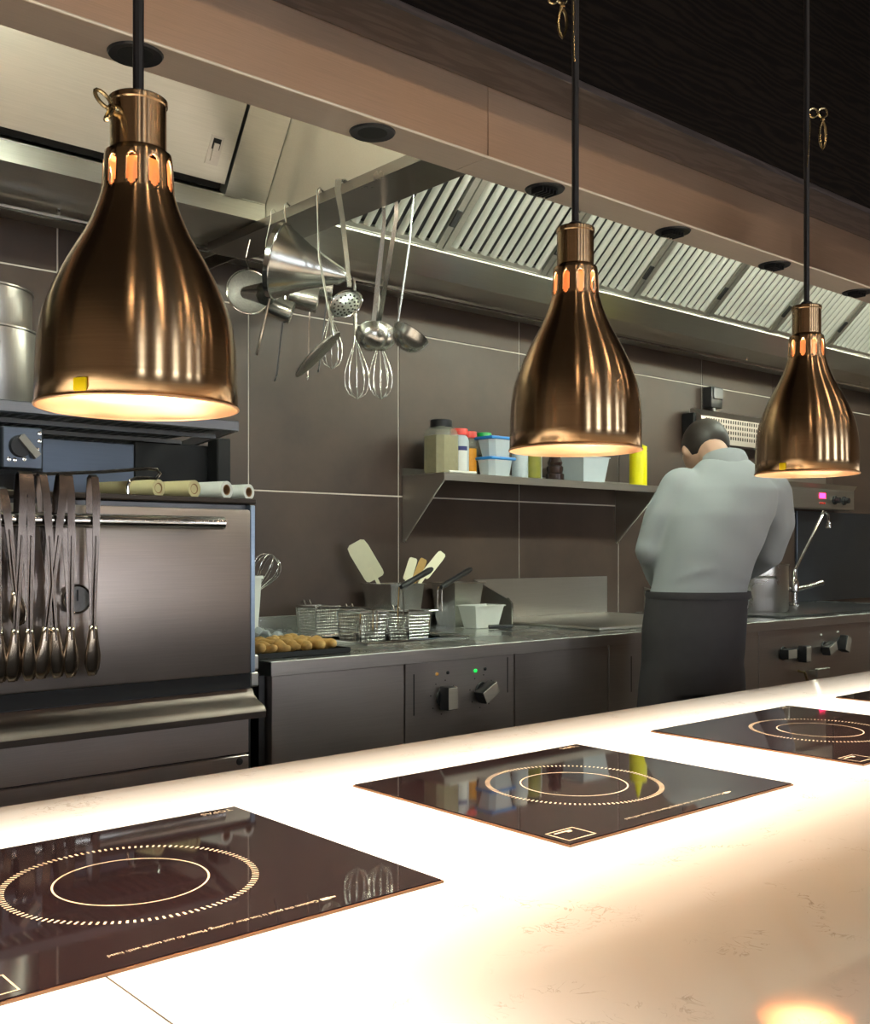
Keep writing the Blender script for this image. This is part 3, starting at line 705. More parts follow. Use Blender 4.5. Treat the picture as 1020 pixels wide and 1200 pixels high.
# continuous worktop with the fryer wells cut out
top = thing('worktop', 'continuous polished steel worktop over the range cabinets', 'worktop', (3.7, 2.8, 0.86))
WELLS = [(2.045, 2.462, 2.66, 3.012)]
part('top_sheet', frame_plate(MB(), XS[0]-0.004, XS[-1], YR-0.006, 3.225, 0.861, 0.899, WELLS), TOP_S, top)
part('front_edge', MB().box(XS[0]-0.004, XS[-1], YR-0.0085, YR-0.0062, 0.861, 0.8995, 0.0008), RANGE_S, top)
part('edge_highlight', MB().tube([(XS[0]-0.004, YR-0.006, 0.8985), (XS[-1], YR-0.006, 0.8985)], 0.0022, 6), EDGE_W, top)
for a, b, c_, d_ in WELLS:
    wl = MB(); wl.quad((a, c_, 0.72), (b, c_, 0.72), (b, d_, 0.72), (a, d_, 0.72))
    for p, q in (((a, c_), (b, c_)), ((b, c_), (b, d_)), ((b, d_), (a, d_)), ((a, d_), (a, c_))):
        wl.quad((p[0], p[1], 0.72), (q[0], q[1], 0.72), (q[0], q[1], 0.8985), (p[0], p[1], 0.8985))
    part('fryer_well', wl, DARKSTEEL, top)
part('well_rim', MB().tube([(2.035, 2.65, 0.902), (2.472, 2.65, 0.902), (2.472, 3.022, 0.902), (2.035, 3.022, 0.902)], 0.006, 8, closed=True), CHROME, top)
part('rear_upstand', MB().box(XS[0]+0.02, 2.98, 3.214, 3.232, 0.8995, 0.965, 0.002), TOP_S, top)
# griddle splash guard with side wings
sg = thing('griddle_splash_guard', 'tall bent steel splash guard behind the griddle plate', 'splash guard', (3.4, 3.2, 0.9))
part('back_sheet', MB().box(3.042, 3.90, 3.216, 3.226, 0.9, 1.078, 0.001), STEEL, sg)
part('side_wing', MB().prism([(2.995, 0.9), (2.995, 0.985), (3.018, 1.003), (3.215, 1.078), (3.215, 0.9)], 'X', 3.034, 3.040), STEEL, sg)
part('side_wing', MB().prism([(2.995, 0.9), (2.995, 0.955), (3.018, 0.97), (3.215, 1.02), (3.215, 0.9)], 'X', 4.178, 4.184), STEEL, sg)
part('wing_edge', MB().tube([(3.037, 2.994, 0.9), (3.037, 2.994, 0.985), (3.037, 3.02, 1.006)], 0.004, 6), CHROME, sg)
part('wing_edge', MB().tube([(4.181, 2.994, 0.9), (4.181, 2.994, 0.955), (4.181, 3.02, 0.975)], 0.004, 6), CHROME, sg)
single('griddle_plate', MB().box(3.06, 3.86, 2.56, 3.20, 0.8997, 0.912, 0.004, 2), STEEL, (3.46, 2.88, 0.9), 'flat polished griddle plate in front of the splash guard', 'griddle')
single('solid_top_hob', MB().box(4.22, 5.55, 2.50, 3.18, 0.8997, 0.909, 0.004, 2), DARKSTEEL, (4.9, 2.84, 0.9), 'dark flat solid top cooking plate under the stock pot', 'cooking plate')
single('steel_wall_cladding', MB().box(5.62, 7.2, 3.222, 3.238, 0.9, 1.43, 0.002), BLUESTEEL, (6.4, 3.23, 0.9), 'blue grey steel sheet on the wall at the far right', 'wall panel')

# ------------------------------------------------------------------ things on the range
def GN(name, x, y, z, w0, w1, d0, d1, h, m, label, cat, rim=0.008):
    t = thing(name, label, cat, (x, y, z))
    bm = MB(); b = bm.bm
    def rect(w_, d_, zz): return [b.verts.new((x+sx*w_/2, y+sy*d_/2, zz)) for sx, sy in ((-1,-1),(1,-1),(1,1),(-1,1))]
    A = rect(w0, d0, z); B = rect(w1, d1, z+h); Cc = rect(w1+2*rim, d1+2*rim, z+h); D = rect(w1+2*rim, d1+2*rim, z+h-0.004)
    Bi = rect(w1-0.004, d1-0.004, z+h); Ai = rect(w0-0.004, d0-0.004, z+0.003)
    b.faces.new(A[::-1]); b.faces.new(Ai)
    for P, Q in ((A, B), (Cc, D), (Bi, Cc), (Ai, Bi)):
        for k in range(4): b.faces.new((P[k], P[(k+1)%4], Q[(k+1)%4], Q[k]))
    for k in range(4): b.faces.new((B[k], B[(k+1)%4], D[(k+1)%4], D[k]))
    part('pan_body', bm, m, t); return t
g1 = GN('gastronorm_pan', 2.515, 3.11, 0.9, 0.13, 0.16, 0.14, 0.17, 0.175, UTENSIL, 'deep steel pan holding cream spatulas behind the fryer', 'pan')
g2 = GN('gastronorm_pan', 2.865, 3.135, 0.9, 0.12, 0.155, 0.11, 0.14, 0.172, UTENSIL, 'deep steel pan with a black handle leaning over it', 'pan')
g3 = GN('plastic_tub', 2.845, 2.975, 0.9, 0.115, 0.155, 0.07, 0.10, 0.088, WHITE, 'small white plastic tub on the worktop', 'tub', 0.004)
def spatula(p0, p1, p2, wd, wide, m, label, hm=None, wflat=0.013):
    """handle p0->p1, blade p1->p2"""
    p0, p1, p2 = Vector(p0), Vector(p1), Vector(p2)
    t = thing('spatula', label, 'spatula', p0)
    part('handle', MB().strip([p0, p0.lerp(p1, 0.6), p1, p1.lerp(p2, 0.3)], wd, [wflat, wflat*0.9, wflat, wflat*0.7], 0.009), hm or m, t)
    L_ = (p2-p1)
    part('blade', MB().strip([p1, p1+L_*0.04, p1+L_*0.12, p1+L_*0.8, p1+L_*0.95, p2], wd, [wide*0.7, wide*0.93, wide, wide, wide*0.9, wide*0.6], 0.006), m, t)
cw = camr
spatula((2.53, 3.10, 0.92), at(441, 678, Y=3.15), at(416, 636, Y=3.15), cw + Vector((0,0,0.55)), 0.078, CREAM, 'large cream rubber spatula leaning left in the steel pan')
spatula((2.52, 3.11, 0.92), at(477, 680, Y=3.12), at(485, 654, Y=3.12), cw + Vector((0,0,-0.3)), 0.034, CREAM, 'short cream spatula in the middle of the steel pan')
spatula((2.535, 3.10, 0.92), at(487, 680, Y=3.10), at(497, 655, Y=3.10), cw + Vector((0,0,-0.5)), 0.030, AMBER, 'amber coloured spatula between the two cream ones')
spatula((2.515, 3.12, 0.92), at(497, 676, Y=3.08), at(519, 648, Y=3.08), cw + Vector((0,0,-0.8)), 0.036, CREAM, 'long cream spatula leaning right in the steel pan')
# fry baskets: wire frames and mesh
def basket(x0, x1, y0, y1, z0, z1, label, handle=None):
    t = thing('fry_basket', label, 'fry basket', ((x0+x1)/2, (y0+y1)/2, z0), 'wire fry baskets over the fryer wells')
    tp = 0.006
    rimp = [(x0, y0, z1), (x1, y0, z1), (x1, y1, z1), (x0, y1, z1)]
    part('rim', MB().tube(rimp, 0.0048, 8, closed=True), UTENSIL, t)
    for p in rimp: part('corner_wire', MB().tube([p, (p[0] + (tp if p[0] == x0 else -tp), p[1] + (tp if p[1] == y0 else -tp), z0)], 0.003, 6), CHROME, t)
    ms = MB(); r = 0.0015
    def bar(a, b): ms.tube([a, b], r, 4, cap=False)
    nx, ny_, nz_ = 11, 13, 9
    for k in range(nz_+1):
        f = k/nz_; i = tp*(1-f); z = z0 + (z1-z0)*f
        ms.tube([(x0+i, y0+i, z), (x1-i, y0+i, z), (x1-i, y1-i, z), (x0+i, y1-i, z)], r, 4, closed=True)
    for k in range(1, nx):
        f = k/nx
        bar((x0+tp+(x1-x0-2*tp)*f, y0+tp, z0), (x0+(x1-x0)*f, y0, z1)); bar((x0+tp+(x1-x0-2*tp)*f, y1-tp, z0), (x0+(x1-x0)*f, y1, z1)); bar((x0+tp+(x1-x0-2*tp)*f, y0+tp, z0), (x0+tp+(x1-x0-2*tp)*f, y1-tp, z0))
    for k in range(1, ny_):
        f = k/ny_
        bar((x0+tp, y0+tp+(y1-y0-2*tp)*f, z0), (x0, y0+(y1-y0)*f, z1)); bar((x1-tp, y0+tp+(y1-y0-2*tp)*f, z0), (x1, y0+(y1-y0)*f, z1)); bar((x0+tp, y0+tp+(y1-y0-2*tp)*f, z0), (x1-tp, y0+tp+(y1-y0-2*tp)*f, z0))
    part('wire_mesh', ms, UTENSIL, t, kind='stuff')
    hk = MB()
    for dx in (0.035, 0.06):
        hk.tube([((x0+x1)/2-dx+0.048, y1, z1), ((x0+x1)/2-dx+0.048, y1+0.012, z1+0.02), ((x0+x1)/2-dx+0.048, y1+0.03, z1+0.014)], 0.003, 6)
    part('back_hooks', hk, CHROME, t)
    if handle:
        a, b, c_ = handle
        lf = MB()
        for s in (-0.012, 0.012):
            o_ = Vector((s, 0, 0)); lf.tube([Vector(a)+o_ + Vector((0,0,-0.075)), Vector(a)+o_, Vector(b)+o_*0.6], 0.003, 6)
        lf.tube([Vector(a)+Vector((-0.012,0,-0.075)), Vector(a)+Vector((0.012,0,-0.075))], 0.003, 6)
        part('handle_frame', lf, CHROME, t)
        part('handle_grip', MB().tube([b, Vector(b).lerp(Vector(c_), 0.1), Vector(b).lerp(Vector(c_), 0.5), Vector(b).lerp(Vector(c_), 0.92), c_], [0.007, 0.011, 0.010, 0.0115, 0.008], 12), BLACK, t)
    return t
def bk(px, y, wx, wy, z0, z1, label, handle=None):
    x = at(px, 730, Y=y).x; basket(x-wx/2, x+wx/2, y-wy/2, y+wy/2, z0, z1, label, handle); return x
bk(373, 3.10, 0.105, 0.12, 0.9095, 1.000, 'leftmost wire fry basket on the fryer')
bk(425, 2.84, 0.115, 0.13, 0.890, 0.995, 'middle wire fry basket with its frame upright')
bk(479, 2.83, 0.100, 0.12, 0.888, 0.985, 'right wire fry basket with a raised black handle', (at(470, 712, Y=2.77), at(470, 688, Y=2.76), at(506, 667, Y=2.88)))
hp = thing('fryer_lifter', 'black handled wire lifter leaning over the right steel pan', 'lifter', (2.60, 2.75, 0.9))
pa, pb = at(517, 688, Y=2.92), at(552, 667, Y=3.06)
part('grip', MB().tube([pa, pa.lerp(pb, 0.1), pa.lerp(pb, 0.5), pa.lerp(pb, 0.92), pb], [0.007, 0.011, 0.010, 0.0115, 0.008], 12), BLACK, hp)
part('wire_loop', MB().tube([pa + Vector((-0.01,0,0)), at(513, 692, Y=2.90), at(513, 715, Y=2.90), at(497, 717, Y=2.90)], 0.003, 6).tube([pa + Vector((0.01,0,0)), at(518, 692, Y=2.90), at(518, 716, Y=2.90)], 0.003, 6), CHROME, hp)
hd = MB(); h0 = at(437, 712, Y=2.77)
for q in (0, 0.017): hd.tube([(h0.x+q, 2.768, 0.905), (h0.x+q, 2.768, 1.002), (h0.x+q-0.02, 2.80, 1.010), (h0.x+q-0.09, 2.95, 1.006)], 0.0032, 6)
single('basket_hanger', hd, CHROME, (h0.x, 2.77, 0.905), 'bent chrome wire frame between the left fry baskets', 'hanger')
# knife on the worktop
kn = thing('kitchen_knife', 'knife with black handle lying before the white tub', 'knife', (2.80, 2.86, 0.9))
k0, k1, k2 = at(572, 734, Z=0.909), at(601, 735, Z=0.909), at(680, 721, Z=0.909)
k0 = Vector((2.80, 2.885, 0.909)); k1 = Vector((2.885, 2.845, 0.909)); k2 = Vector((3.025, 2.86, 0.905))
part('handle', MB().tube([k0, k0.lerp(k1, 0.5), k1], [0.008, 0.009, 0.007], 10), BLACK, kn)
part('blade', MB().strip([k1, k1.lerp(k2, 0.6), k2], (0.05, 1, 0), [0.026, 0.024, 0.004], 0.002), CHROME, kn)
# tray of pastries, film
tr = thing('baking_tray', 'dark baking tray of golden pastries at the range left end', 'tray', (1.75, 2.62, 0.9))
part('tray_body', MB().box(1.545, 1.86, 2.50, 2.86, 0.9, 0.904, 0.001).box(1.545, 1.549, 2.50, 2.86, 0.904, 0.915).box(1.856, 1.86, 2.50, 2.86, 0.904, 0.915).box(1.549, 1.856, 2.50, 2.504, 0.904, 0.915).box(1.549, 1.856, 2.856, 2.86, 0.904, 0.915), BLACKMAT, tr)
for k in range(7):
    xx = 1.578 + 0.041*k; tw = random.uniform(-.012, .012)
    pts = [(xx + tw*(t-0.5) + 0.006*math.sin(t*19+k), 2.53 + 0.25*t, 0.9235 + 0.003*math.sin(t*23+k*2)) for t in [q/20 for q in range(21)]]
    rs = [(0.0165 + 0.0022*math.sin(q*1.9+k) + random.uniform(-.0012, .0012)) * min(1, 0.45+q*0.25, 0.45+(20-q)*0.25) for q in range(21)]
    single('pastry_stick', MB().tube(pts, rs, 10), PASTRY, (xx, 2.64, 0.905), '%s golden brown pastry stick from the oven side on the tray' % ORD[k], 'pastry', 'pastry sticks on the tray', ang=80)
film = MB(); nx, ny_ = 18, 10; vv = {}
for i in range(nx+1):
    for j in range(ny_+1):
        x = 1.56 + 0.26*i/nx; y = 2.80 + 0.20*j/ny_
        z = 0.930 + 0.022*math.sin(i*1.1+j*0.7) * math.cos(j*0.9-i*0.4) + random.uniform(-.006, .006) + 0.016*math.sin(PI*i/nx)
        vv[(i,j)] = film.bm.verts.new((x, y, z))
for i in range(nx):
    for j in range(ny_): film.bm.faces.new((vv[(i,j)], vv[(i+1,j)], vv[(i+1,j+1)], vv[(i,j+1)]))
fo = single('plastic_film', film, SHEET, (1.7, 2.9, 0.91), 'crumpled clear plastic film behind the pastries', 'plastic film', ang=180)
so = fo.modifiers.new('thickness', 'SOLIDIFY'); so.thickness = 0.001
cr_ = thing('utensil_crock', 'white rimmed crock with a whisk beside the oven', 'crock', (1.835, 3.085, 0.9))
part('crock_body', MB().lathe([(0, 0), (0.055, 0), (0.065, 0.10), (0.072, 0.205), (0.078, 0.205), (0.078, 0.215), (0.066, 0.215), (0.060, 0.02), (0, 0.02)], 28, (1.835, 3.085, 0.9)), WHITE, cr_)
def whisk(org, axis, L_, hl, rad, label, nw=8, wr=0.0011, hr=0.006, cat='whisk', group='wire whisks', hookp=None):
    """org = handle end, axis = direction towards the wires"""
    org = Vector(org); ax = Vector(axis).normalized()
    t = thing('whisk', label, cat, org, group)
    part('handle', MB().tube([org, org+ax*hl*0.1, org+ax*hl*0.9, org+ax*hl], [hr*0.7, hr, hr, hr*0.8], 10), UTENSIL, t)
    q = Vector((0,0,1)).rotation_difference(ax)
    wl = L_-hl
    for k in range(nw//2):
        a = PI*k/(nw//2); d = q @ Vector((math.cos(a), math.sin(a), 0)); mb = MB()
        pts = []
        for i in range(25):
            sg_ = -1 if i < 12 else 1; u = 1 - abs(i-12)/12
            rr = rad*math.sqrt(max(0, 1-((u-0.68)/0.32)**2)) if u > 0.68 else rad*(0.10 + 0.90*(u/0.68)**2*(3-2*u/0.68))
            pts.append(org + ax*(hl*0.97 + wl*u) + d*(rr if i != 12 else 0)*sg_)
        part('wire', mb.tube(pts, wr, 5), UTENSIL, t)
    if hookp: part('hook', MB().tube(hookp, 0.0018, 6), CHROME, t)
    return t
whisk((1.825, 3.09, 0.93), at(318, 652, Y=3.07) - Vector((1.825, 3.09, 0.93)), 0.29, 0.13, 0.050, 'wire whisk standing up in the white crock', 10, 0.0016, group='wire whisks')
# stock pot
def pot(name, x, y, z, r, h, label, m=STEEL_V, lid=False, group=None):
    t = thing(name, label, 'pot', (x, y, z), group)
    part('pot_body', MB().lathe([(0, 0), (r*0.97, 0), (r, 0.012), (r, h-0.006), (r+0.004, h-0.004), (r+0.004, h), (r-0.003, h), (r-0.003, 0.01), (0, 0.01)], 48, (x, y, z)), m, t)
    return t
sp = pot('stock_pot', 4.50, 2.83, 0.909, 0.178, 0.225, 'large steel stock pot on the range right of the chef')
for s in (-1, 1):
    c_ = Vector((4.50, 2.83, 1.075)); d = (camf*-1 if s == -1 else camf); e = Vector((-d.y, d.x, 0))
    part('handle', MB().tube([c_ + d*0.177 - e*0.06, c_ + d*0.205 - e*0.058, c_ + d*0.215, c_ + d*0.205 + e*0.058, c_ + d*0.177 + e*0.06], 0.006, 8), CHROME, sp)
# pot filler tap
tp = thing('pot_filler_tap', 'chrome swing spout tap rising from the back of the range', 'tap', (5.08, 2.93, 0.9))
bx = Vector((5.08, 2.93, 0))
part('tap_body', MB().lathe([(0, 0.0), (0.028, 0), (0.028, 0.008), (0.014, 0.012), (0.014, 0.07), (0.022, 0.075), (0.024, 0.12), (0.016, 0.14), (0.012, 0.19), (0, 0.192)], 20, (5.08, 2.93, 0.909)), CHROME, tp)
s0, s1 = Vector((5.08, 2.93, 1.09)), at(963, 606, Y=2.90)
part('spout', MB().tube([s0, s0.lerp(s1, 0.5), s1, s1 + Vector((0.025, 0, 0.03)), s1 + Vector((0.05, -0.01, 0.015)), s1 + Vector((0.055, -0.012, -0.03))], 0.008, 10), CHROME, tp)
part('nozzle', MB().lathe([(0, 0), (0.015, 0), (0.013, 0.03), (0, 0.03)], 14, s1 + Vector((0.055, -0.012, -0.058))), CHROME, tp)
part('lever', MB().tube([(5.09, 2.92, 0.998), (5.16, 2.89, 1.01), (5.24, 2.86, 1.03)], [0.014, 0.012, 0.016], 10), CHROME, tp)
part('inlet', MB().tube([(5.07, 2.94, 1.0), (4.97, 2.98, 1.005)], 0.009, 10), CHROME, tp)
# salamander grill on the wall
sa = thing('salamander_grill', 'wall mounted steel salamander grill with perforated top and red display', 'grill', (5.3, 3.15, 1.44))
SY = 3.13
part('head', MB().prism([(SY, 1.75), (SY, 1.885), (SY+0.05, 1.925), (3.20, 1.925), (3.20, 1.75)], 'X', 4.535, 5.85), RANGE_S, sa)
pf = MB()
for r_ in range(4):
    for k in range(24):
        x = 4.575 + 0.022*k; z = 1.878 - 0.028*r_
        pf.box(x, x+0.0085, SY-0.0012, SY+0.0005, z-0.017, z)
part('vent_slots', pf, BLACKMAT, sa, kind='stuff')
part('side_cheek', MB().box(4.515, 4.5345, 3.16, 3.236, 1.73, 1.90, 0.004), BLACKMAT, sa)
part('rear_column', MB().box(5.3, 5.85, 3.17, 3.236, 1.56, 1.75), STEEL, sa)
part('base_shelf', MB().prism([(SY, 1.557), (SY-0.02, 1.585), (3.20, 1.585), (3.20, 1.44), (SY, 1.44)], 'X', 5.33, 6.11), STEEL, sa)
cp = part('control_panel', MB().box(5.36, 6.095, SY-0.008, SY, 1.443, 1.548, 0.002), STEEL, sa)
part('display', MB().box(5.69, 5.755, SY-0.0105, SY-0.008, 1.502, 1.532), LED_R, cp)
for x in (5.86, 5.97): part('knob', MB().lathe([(0.027, 0), (0.026, 0.008), (0.018, 0.010), (0.016, 0.035), (0, 0.036)], 18, (x, SY-0.008, 1.495), (0, -1, 0)), BLACK, cp)
for q in range(3): part('push_button', MB().lathe([(0.006, 0), (0.006, 0.004), (0, 0.005)], 10, (5.695+0.024*q, SY-0.008, 1.474), (0, -1, 0)), RED, cp)
single('wall_socket', MB().box(4.70, 4.80, 3.18, 3.238, 1.945, 2.055, 0.008, 2).box(4.71, 4.79, 3.17, 3.182, 1.99, 2.05, 0.004).tube([(4.74, 3.20, 1.95), (4.74, 3.19, 1.89)], 0.012, 8), DARKSTEEL, (4.75, 3.2, 1.93), 'dark switch box on the tiles above the salamander grill', 'switch box')

# ------------------------------------------------------------------ wall shelf and what stands on it
SZ = 1.497
sh = thing('wall_shelf', 'steel wall shelf on triangular brackets holding jars and tubs', 'shelf', (3.36, 3.2, SZ))
SX0, SX1, SY0 = 2.662, 4.085, 2.985
part('shelf_board', MB().box(SX0, SX1, SY0, 3.236, SZ-0.006, SZ, 0.001).box(SX0, SX1, SY0, SY0+0.003, SZ-0.030, SZ-0.006), STEEL, sh)
part('rear_lip', MB().box(SX0, SX1, 3.232, 3.238, SZ, SZ+0.03), STEEL, sh)
for x in (2.664, 3.985):
    part('bracket', MB().prism([(SY0+0.004, SZ-0.007), (3.236, SZ-0.007), (3.236, 1.235), (3.222, 1.235), (SY0+0.004, SZ-0.028)], 'X', x, x+0.003), STEEL, sh)
    part('bracket_edge', MB().tube([(x+0.0015, 3.229, 1.235), (x+0.0015, SY0+0.006, SZ-0.03)], 0.0035, 6), STEEL, sh)
    part('bracket_screw', MB().lathe([(0, 0), (0.007, 0), (0.005, 0.005), (0, 0.006)], 10, (x+0.002, 3.222, 1.24), (0, -1, 0)), CHROME, sh)
def jar_square(name, x, y, wd, h, m, capm, label, cat, fill=None, fh=0.7, ch=0.022):
    t = thing(name, label, cat, (x, y, SZ))
    a = wd/2; n8 = [(-a, -a*.62), (-a*.62, -a), (a*.62, -a), (a, -a*.62), (a, a*.62), (a*.62, a), (-a*.62, a), (-a, a*.62)]
    mb = MB(); rings = []
    for s, z in ((0.93, 0.0), (1, 0.012), (1, h*0.72), (0.86, h*0.82), (0.62, h*0.88), (0.62, h-ch)):
        rings.append([mb.bm.verts.new((x+px*s, y+py*s, SZ+z)) for px, py in n8])
    mb.bm.faces.new(rings[0][::-1])
    for P, Q in zip(rings, rings[1:]):
        for k in range(8): mb.bm.faces.new((P[k], P[(k+1)%8], Q[(k+1)%8], Q[k]))
    mb.bm.faces.new(rings[-1])
    part('jar_body', mb, m, t)
    if fill:
        f = MB(); rr = [[f.bm.verts.new((x+px*s, y+py*s, SZ+z)) for px, py in n8] for s, z in ((0.90, 0.003), (0.96, 0.012), (0.96, h*fh))]
        f.bm.faces.new(rr[0][::-1]); f.bm.faces.new(rr[-1])
        for P, Q in zip(rr, rr[1:]):
            for k in range(8): f.bm.faces.new((P[k], P[(k+1)%8], Q[(k+1)%8], Q[k]))
        part('contents', f, fill, t)
    part('lid', MB().lathe([(0, h-ch), (a*.72, h-ch), (a*.74, h-ch+0.003), (a*.74, h-0.003), (a*.70, h), (0, h)], 24, (x, y, SZ)), capm, t)
    return t
def jar_round(name, x, y, r, h, m, capm, label, cat, fill=None, fh=0.6, ch=0.026, lab=None, group=None):
    t = thing(name, label, cat, (x, y, SZ), group)
    part('jar_body', MB().lathe([(0, 0), (r*.94, 0), (r, 0.008), (r, h*.74), (r*.86, h*.82), (r*.72, h*.86), (r*.72, h-ch), (0, h-ch)], 24, (x, y, SZ)), m, t)
    if fill: part('contents', MB().lathe([(0, 0.004), (r*.93, 0.005), (r*.95, h*fh), (0, h*fh)], 20, (x, y, SZ)), fill, t)
    part('lid', MB().lathe([(0, h-ch), (r*.88, h-ch), (r*.88, h-0.003), (r*.84, h), (0, h)], 24, (x, y, SZ)), capm, t)
    if lab:
        a0 = math.atan2(-math.sin(YAW), -math.cos(YAW))
        part('label_print', MB().lathe([(r*1.012, h*.10), (r*1.012, h*.62)], 14, (x, y, SZ), a0=a0-0.9, a1=a0+0.9), lab[0], t)
        if len(lab) > 1: part('label_band', MB().lathe([(r*1.02, h*.53), (r*1.02, h*.62)], 14, (x, y, SZ), a0=a0-0.9, a1=a0+0.9), lab[1], t)
    return t
jar_square('spice_jar', 2.735, 3.085, 0.118, 0.212, CLEAR, BLACK, 'big clear jar of greenish powder with a black lid', 'jar', SPICE, 0.70, 0.03)
jar_round('spice_bottle', 2.852, 3.11, 0.040, 0.188, CLEARP, RED, 'red capped bottle with a white label beside the big jar', 'bottle', None, lab=(LABELW, NAVY))
jar_round('spice_bottle', 2.935, 3.14, 0.037, 0.185, CLEAR, RED, 'red capped bottle of brown spice with an orange label', 'bottle', SPICE2, 0.66, lab=(plain('orange_label', (0.70, 0.30, 0.02), 0.5, vary=0.1, vscale=50),))
jar_round('spice_bottle', 3.043, 3.165, 0.036, 0.190, CLEAR, GREEN, 'green capped bottle behind the blue lidded tubs', 'bottle', SPICE2, 0.5)
jar_round('spice_bottle', 3.135, 3.155, 0.034, 0.170, CLEARP, RED, 'red capped bottle half hidden right of the blue tubs', 'bottle')
def tub(x, y, z, w0, w1, d0, d1, h, label, group):
    t = thing('food_tub', label, 'tub', (x, y, z), group)
    mb = MB(); b = mb.bm
    def rr(w_, d_, zz, c=0.02):
        return [b.verts.new((x+sx*(w_/2-(c if q else 0)), y+sy*(d_/2-(0 if q else c)), zz)) for sx, sy, q in ((-1,-1,0),(-1,-1,1),(1,-1,1),(1,-1,0),(1,1,0),(1,1,1),(-1,1,1),(-1,1,0))]
    A, B = rr(w0, d0, z), rr(w1, d1, z+h*0.84)
    b.faces.new(A[::-1]); b.faces.new(B)
    for k in range(8): b.faces.new((A[k], A[(k+1)%8], B[(k+1)%8], B[k]))
    part('tub_body', mb, CLEARP, t)
    part('lid', MB().box(x-w1/2-0.004, x+w1/2+0.004, y-d1/2-0.004, y+d1/2+0.004, z+h*0.84, z+h, 0.006, 2), BLUE, t)
tub(3.006, 3.062, SZ, 0.115, 0.135, 0.085, 0.10, 0.080, 'lower clear food tub with a blue lid', 'blue lidded food tubs')
tub(3.008, 3.062, SZ+0.0805, 0.105, 0.135, 0.08, 0.10, 0.082, 'upper clear food tub with a blue lid', 'blue lidded food tubs')
jar_round('food_jar', 3.165, 3.075, 0.034, 0.165, CLEARP, WHITE, 'pale cloudy jar beside the blue tubs', 'jar')
jar_round('food_jar', 3.252, 3.09, 0.040, 0.175, OLIVE, BLACK, 'olive green jar under the middle heat lamp', 'jar')
jar_round('food_jar', 3.315, 3.12, 0.022, 0.165, CLEARP, WHITE, 'slim pale bottle next to the olive green jar', 'bottle')
pm = thing('pepper_mill', 'dark turned pepper mill on the wall shelf', 'pepper mill', (3.385, 3.08, SZ))
part('mill_body', MB().lathe([(0, 0), (0.040, 0), (0.040, 0.03), (0.033, 0.036), (0.036, 0.05), (0.036, 0.062), (0.029, 0.068), (0.033, 0.08), (0.024, 0.1), (0.030, 0.125), (0.024, 0.14), (0, 0.142)], 24, (3.385, 3.08, SZ)), plain('dark_walnut', (0.025, 0.012, 0.010), 0.25, vary=0.2, vscale=20), pm)
part('mill_knob', MB().lathe([(0.004, 0.142), (0.012, 0.148), (0.012, 0.158), (0, 0.165)], 16, (3.385, 3.08, SZ)), CHROME, pm)
jar_round('food_jar', 3.452, 3.13, 0.024, 0.05, BLACK, BLACK, 'small dark pot right of the pepper mill', 'jar', ch=0.012)
GN('plastic_tub', 3.59, 3.09, SZ, 0.14, 0.175, 0.11, 0.14, 0.115, CLEARP, 'clear plastic container on the shelf under the lamp', 'tub', 0.004)
yb = thing('squeeze_bottle', 'bright yellow squeeze bottle with a nozzle at the shelf end', 'bottle', (3.985, 3.10, SZ))
part('bottle_body', MB().lathe([(0, 0), (0.039, 0), (0.041, 0.006), (0.041, 0.165), (0.038, 0.175), (0.030, 0.178)], 28, (3.985, 3.10, SZ)), YELLOWP, yb)
part('nozzle_cap', MB().lathe([(0.041, 0.172), (0.041, 0.190), (0.020, 0.200), (0.006, 0.262), (0.0035, 0.266), (0, 0.266)], 28, (3.985, 3.10, SZ)), YELLOWP, yb)
single('white_spoon', MB().tube([(2.70, 3.0, SZ+0.006), (2.80, 3.0, SZ+0.006), (2.84, 3.0, SZ+0.006)], [0.004, 0.005, 0.006], 8), WHITE, (2.76, 3.0, SZ), 'small white stick lying on the shelf front edge', 'stick')

# ------------------------------------------------------------------ oven at the left
YO = 2.398
ov = thing('charcoal_oven', 'big stainless charcoal oven with a long bar handle at the left', 'oven', (0.8, 2.8, 0))
part('oven_body', MB().box(-0.30, 1.470, YO+0.016, 3.20, 0.12, 1.322, 0.004), DARKSTEEL, ov)
dr = part('door', MB().box(-0.28, 1.452, YO-0.012, YO+0.014, 0.880, 1.306, 0.006, 2), OVEN_S, ov)
part('door_edge', MB().box(1.4535, 1.468, YO-0.008, YO+0.016, 0.88, 1.318, 0.002), BLUE_EDGE, ov)
part('top_deck', MB().box(-0.32, 1.480, YO+0.004, 3.20, 1.322, 1.336, 0.003), plain('burnt_enamel', (0.03, 0.018, 0.012), 0.5, vary=0.4, vscale=14), ov)
HBY = YO - 0.055
part('bar_handle', MB().tube([(-0.26, HBY, 1.268), (1.345, HBY, 1.268)], 0.0165, 20), CHROME, dr)
hb = MB()
for x in (-0.1, 1.31): hb.tube([(x, HBY, 1.268), (x, YO-0.011, 1.268)], 0.010, 10)
part('handle_post', hb, CHROME, dr)
TX = at(88, 702, Y=YO-0.012)
thm = part('thermometer', MB().lathe([(0, 0.012), (0.030, 0.012), (0.0335, 0.014), (0.036, 0.010), (0.036, 0), (0, 0)], 32, (TX.x, YO-0.012, TX.z), (0, -1, 0)), CHROME, dr)
part('thermometer_dial', MB().lathe([(0, 0.0005), (0.029, 0.0005), (0.029, 0), (0, 0)], 28, (TX.x, YO-0.0245, TX.z), (0, -1, 0)), plain('dial_face', (0.20, 0.19, 0.20), 0.35, vary=0.3, vscale=120), dr)
part('thermometer_needle', MB().box(TX.x-0.002, TX.x+0.002, YO-0.0268, YO-0.0252, TX.z-0.004, TX.z+0.022), BLACK, dr)
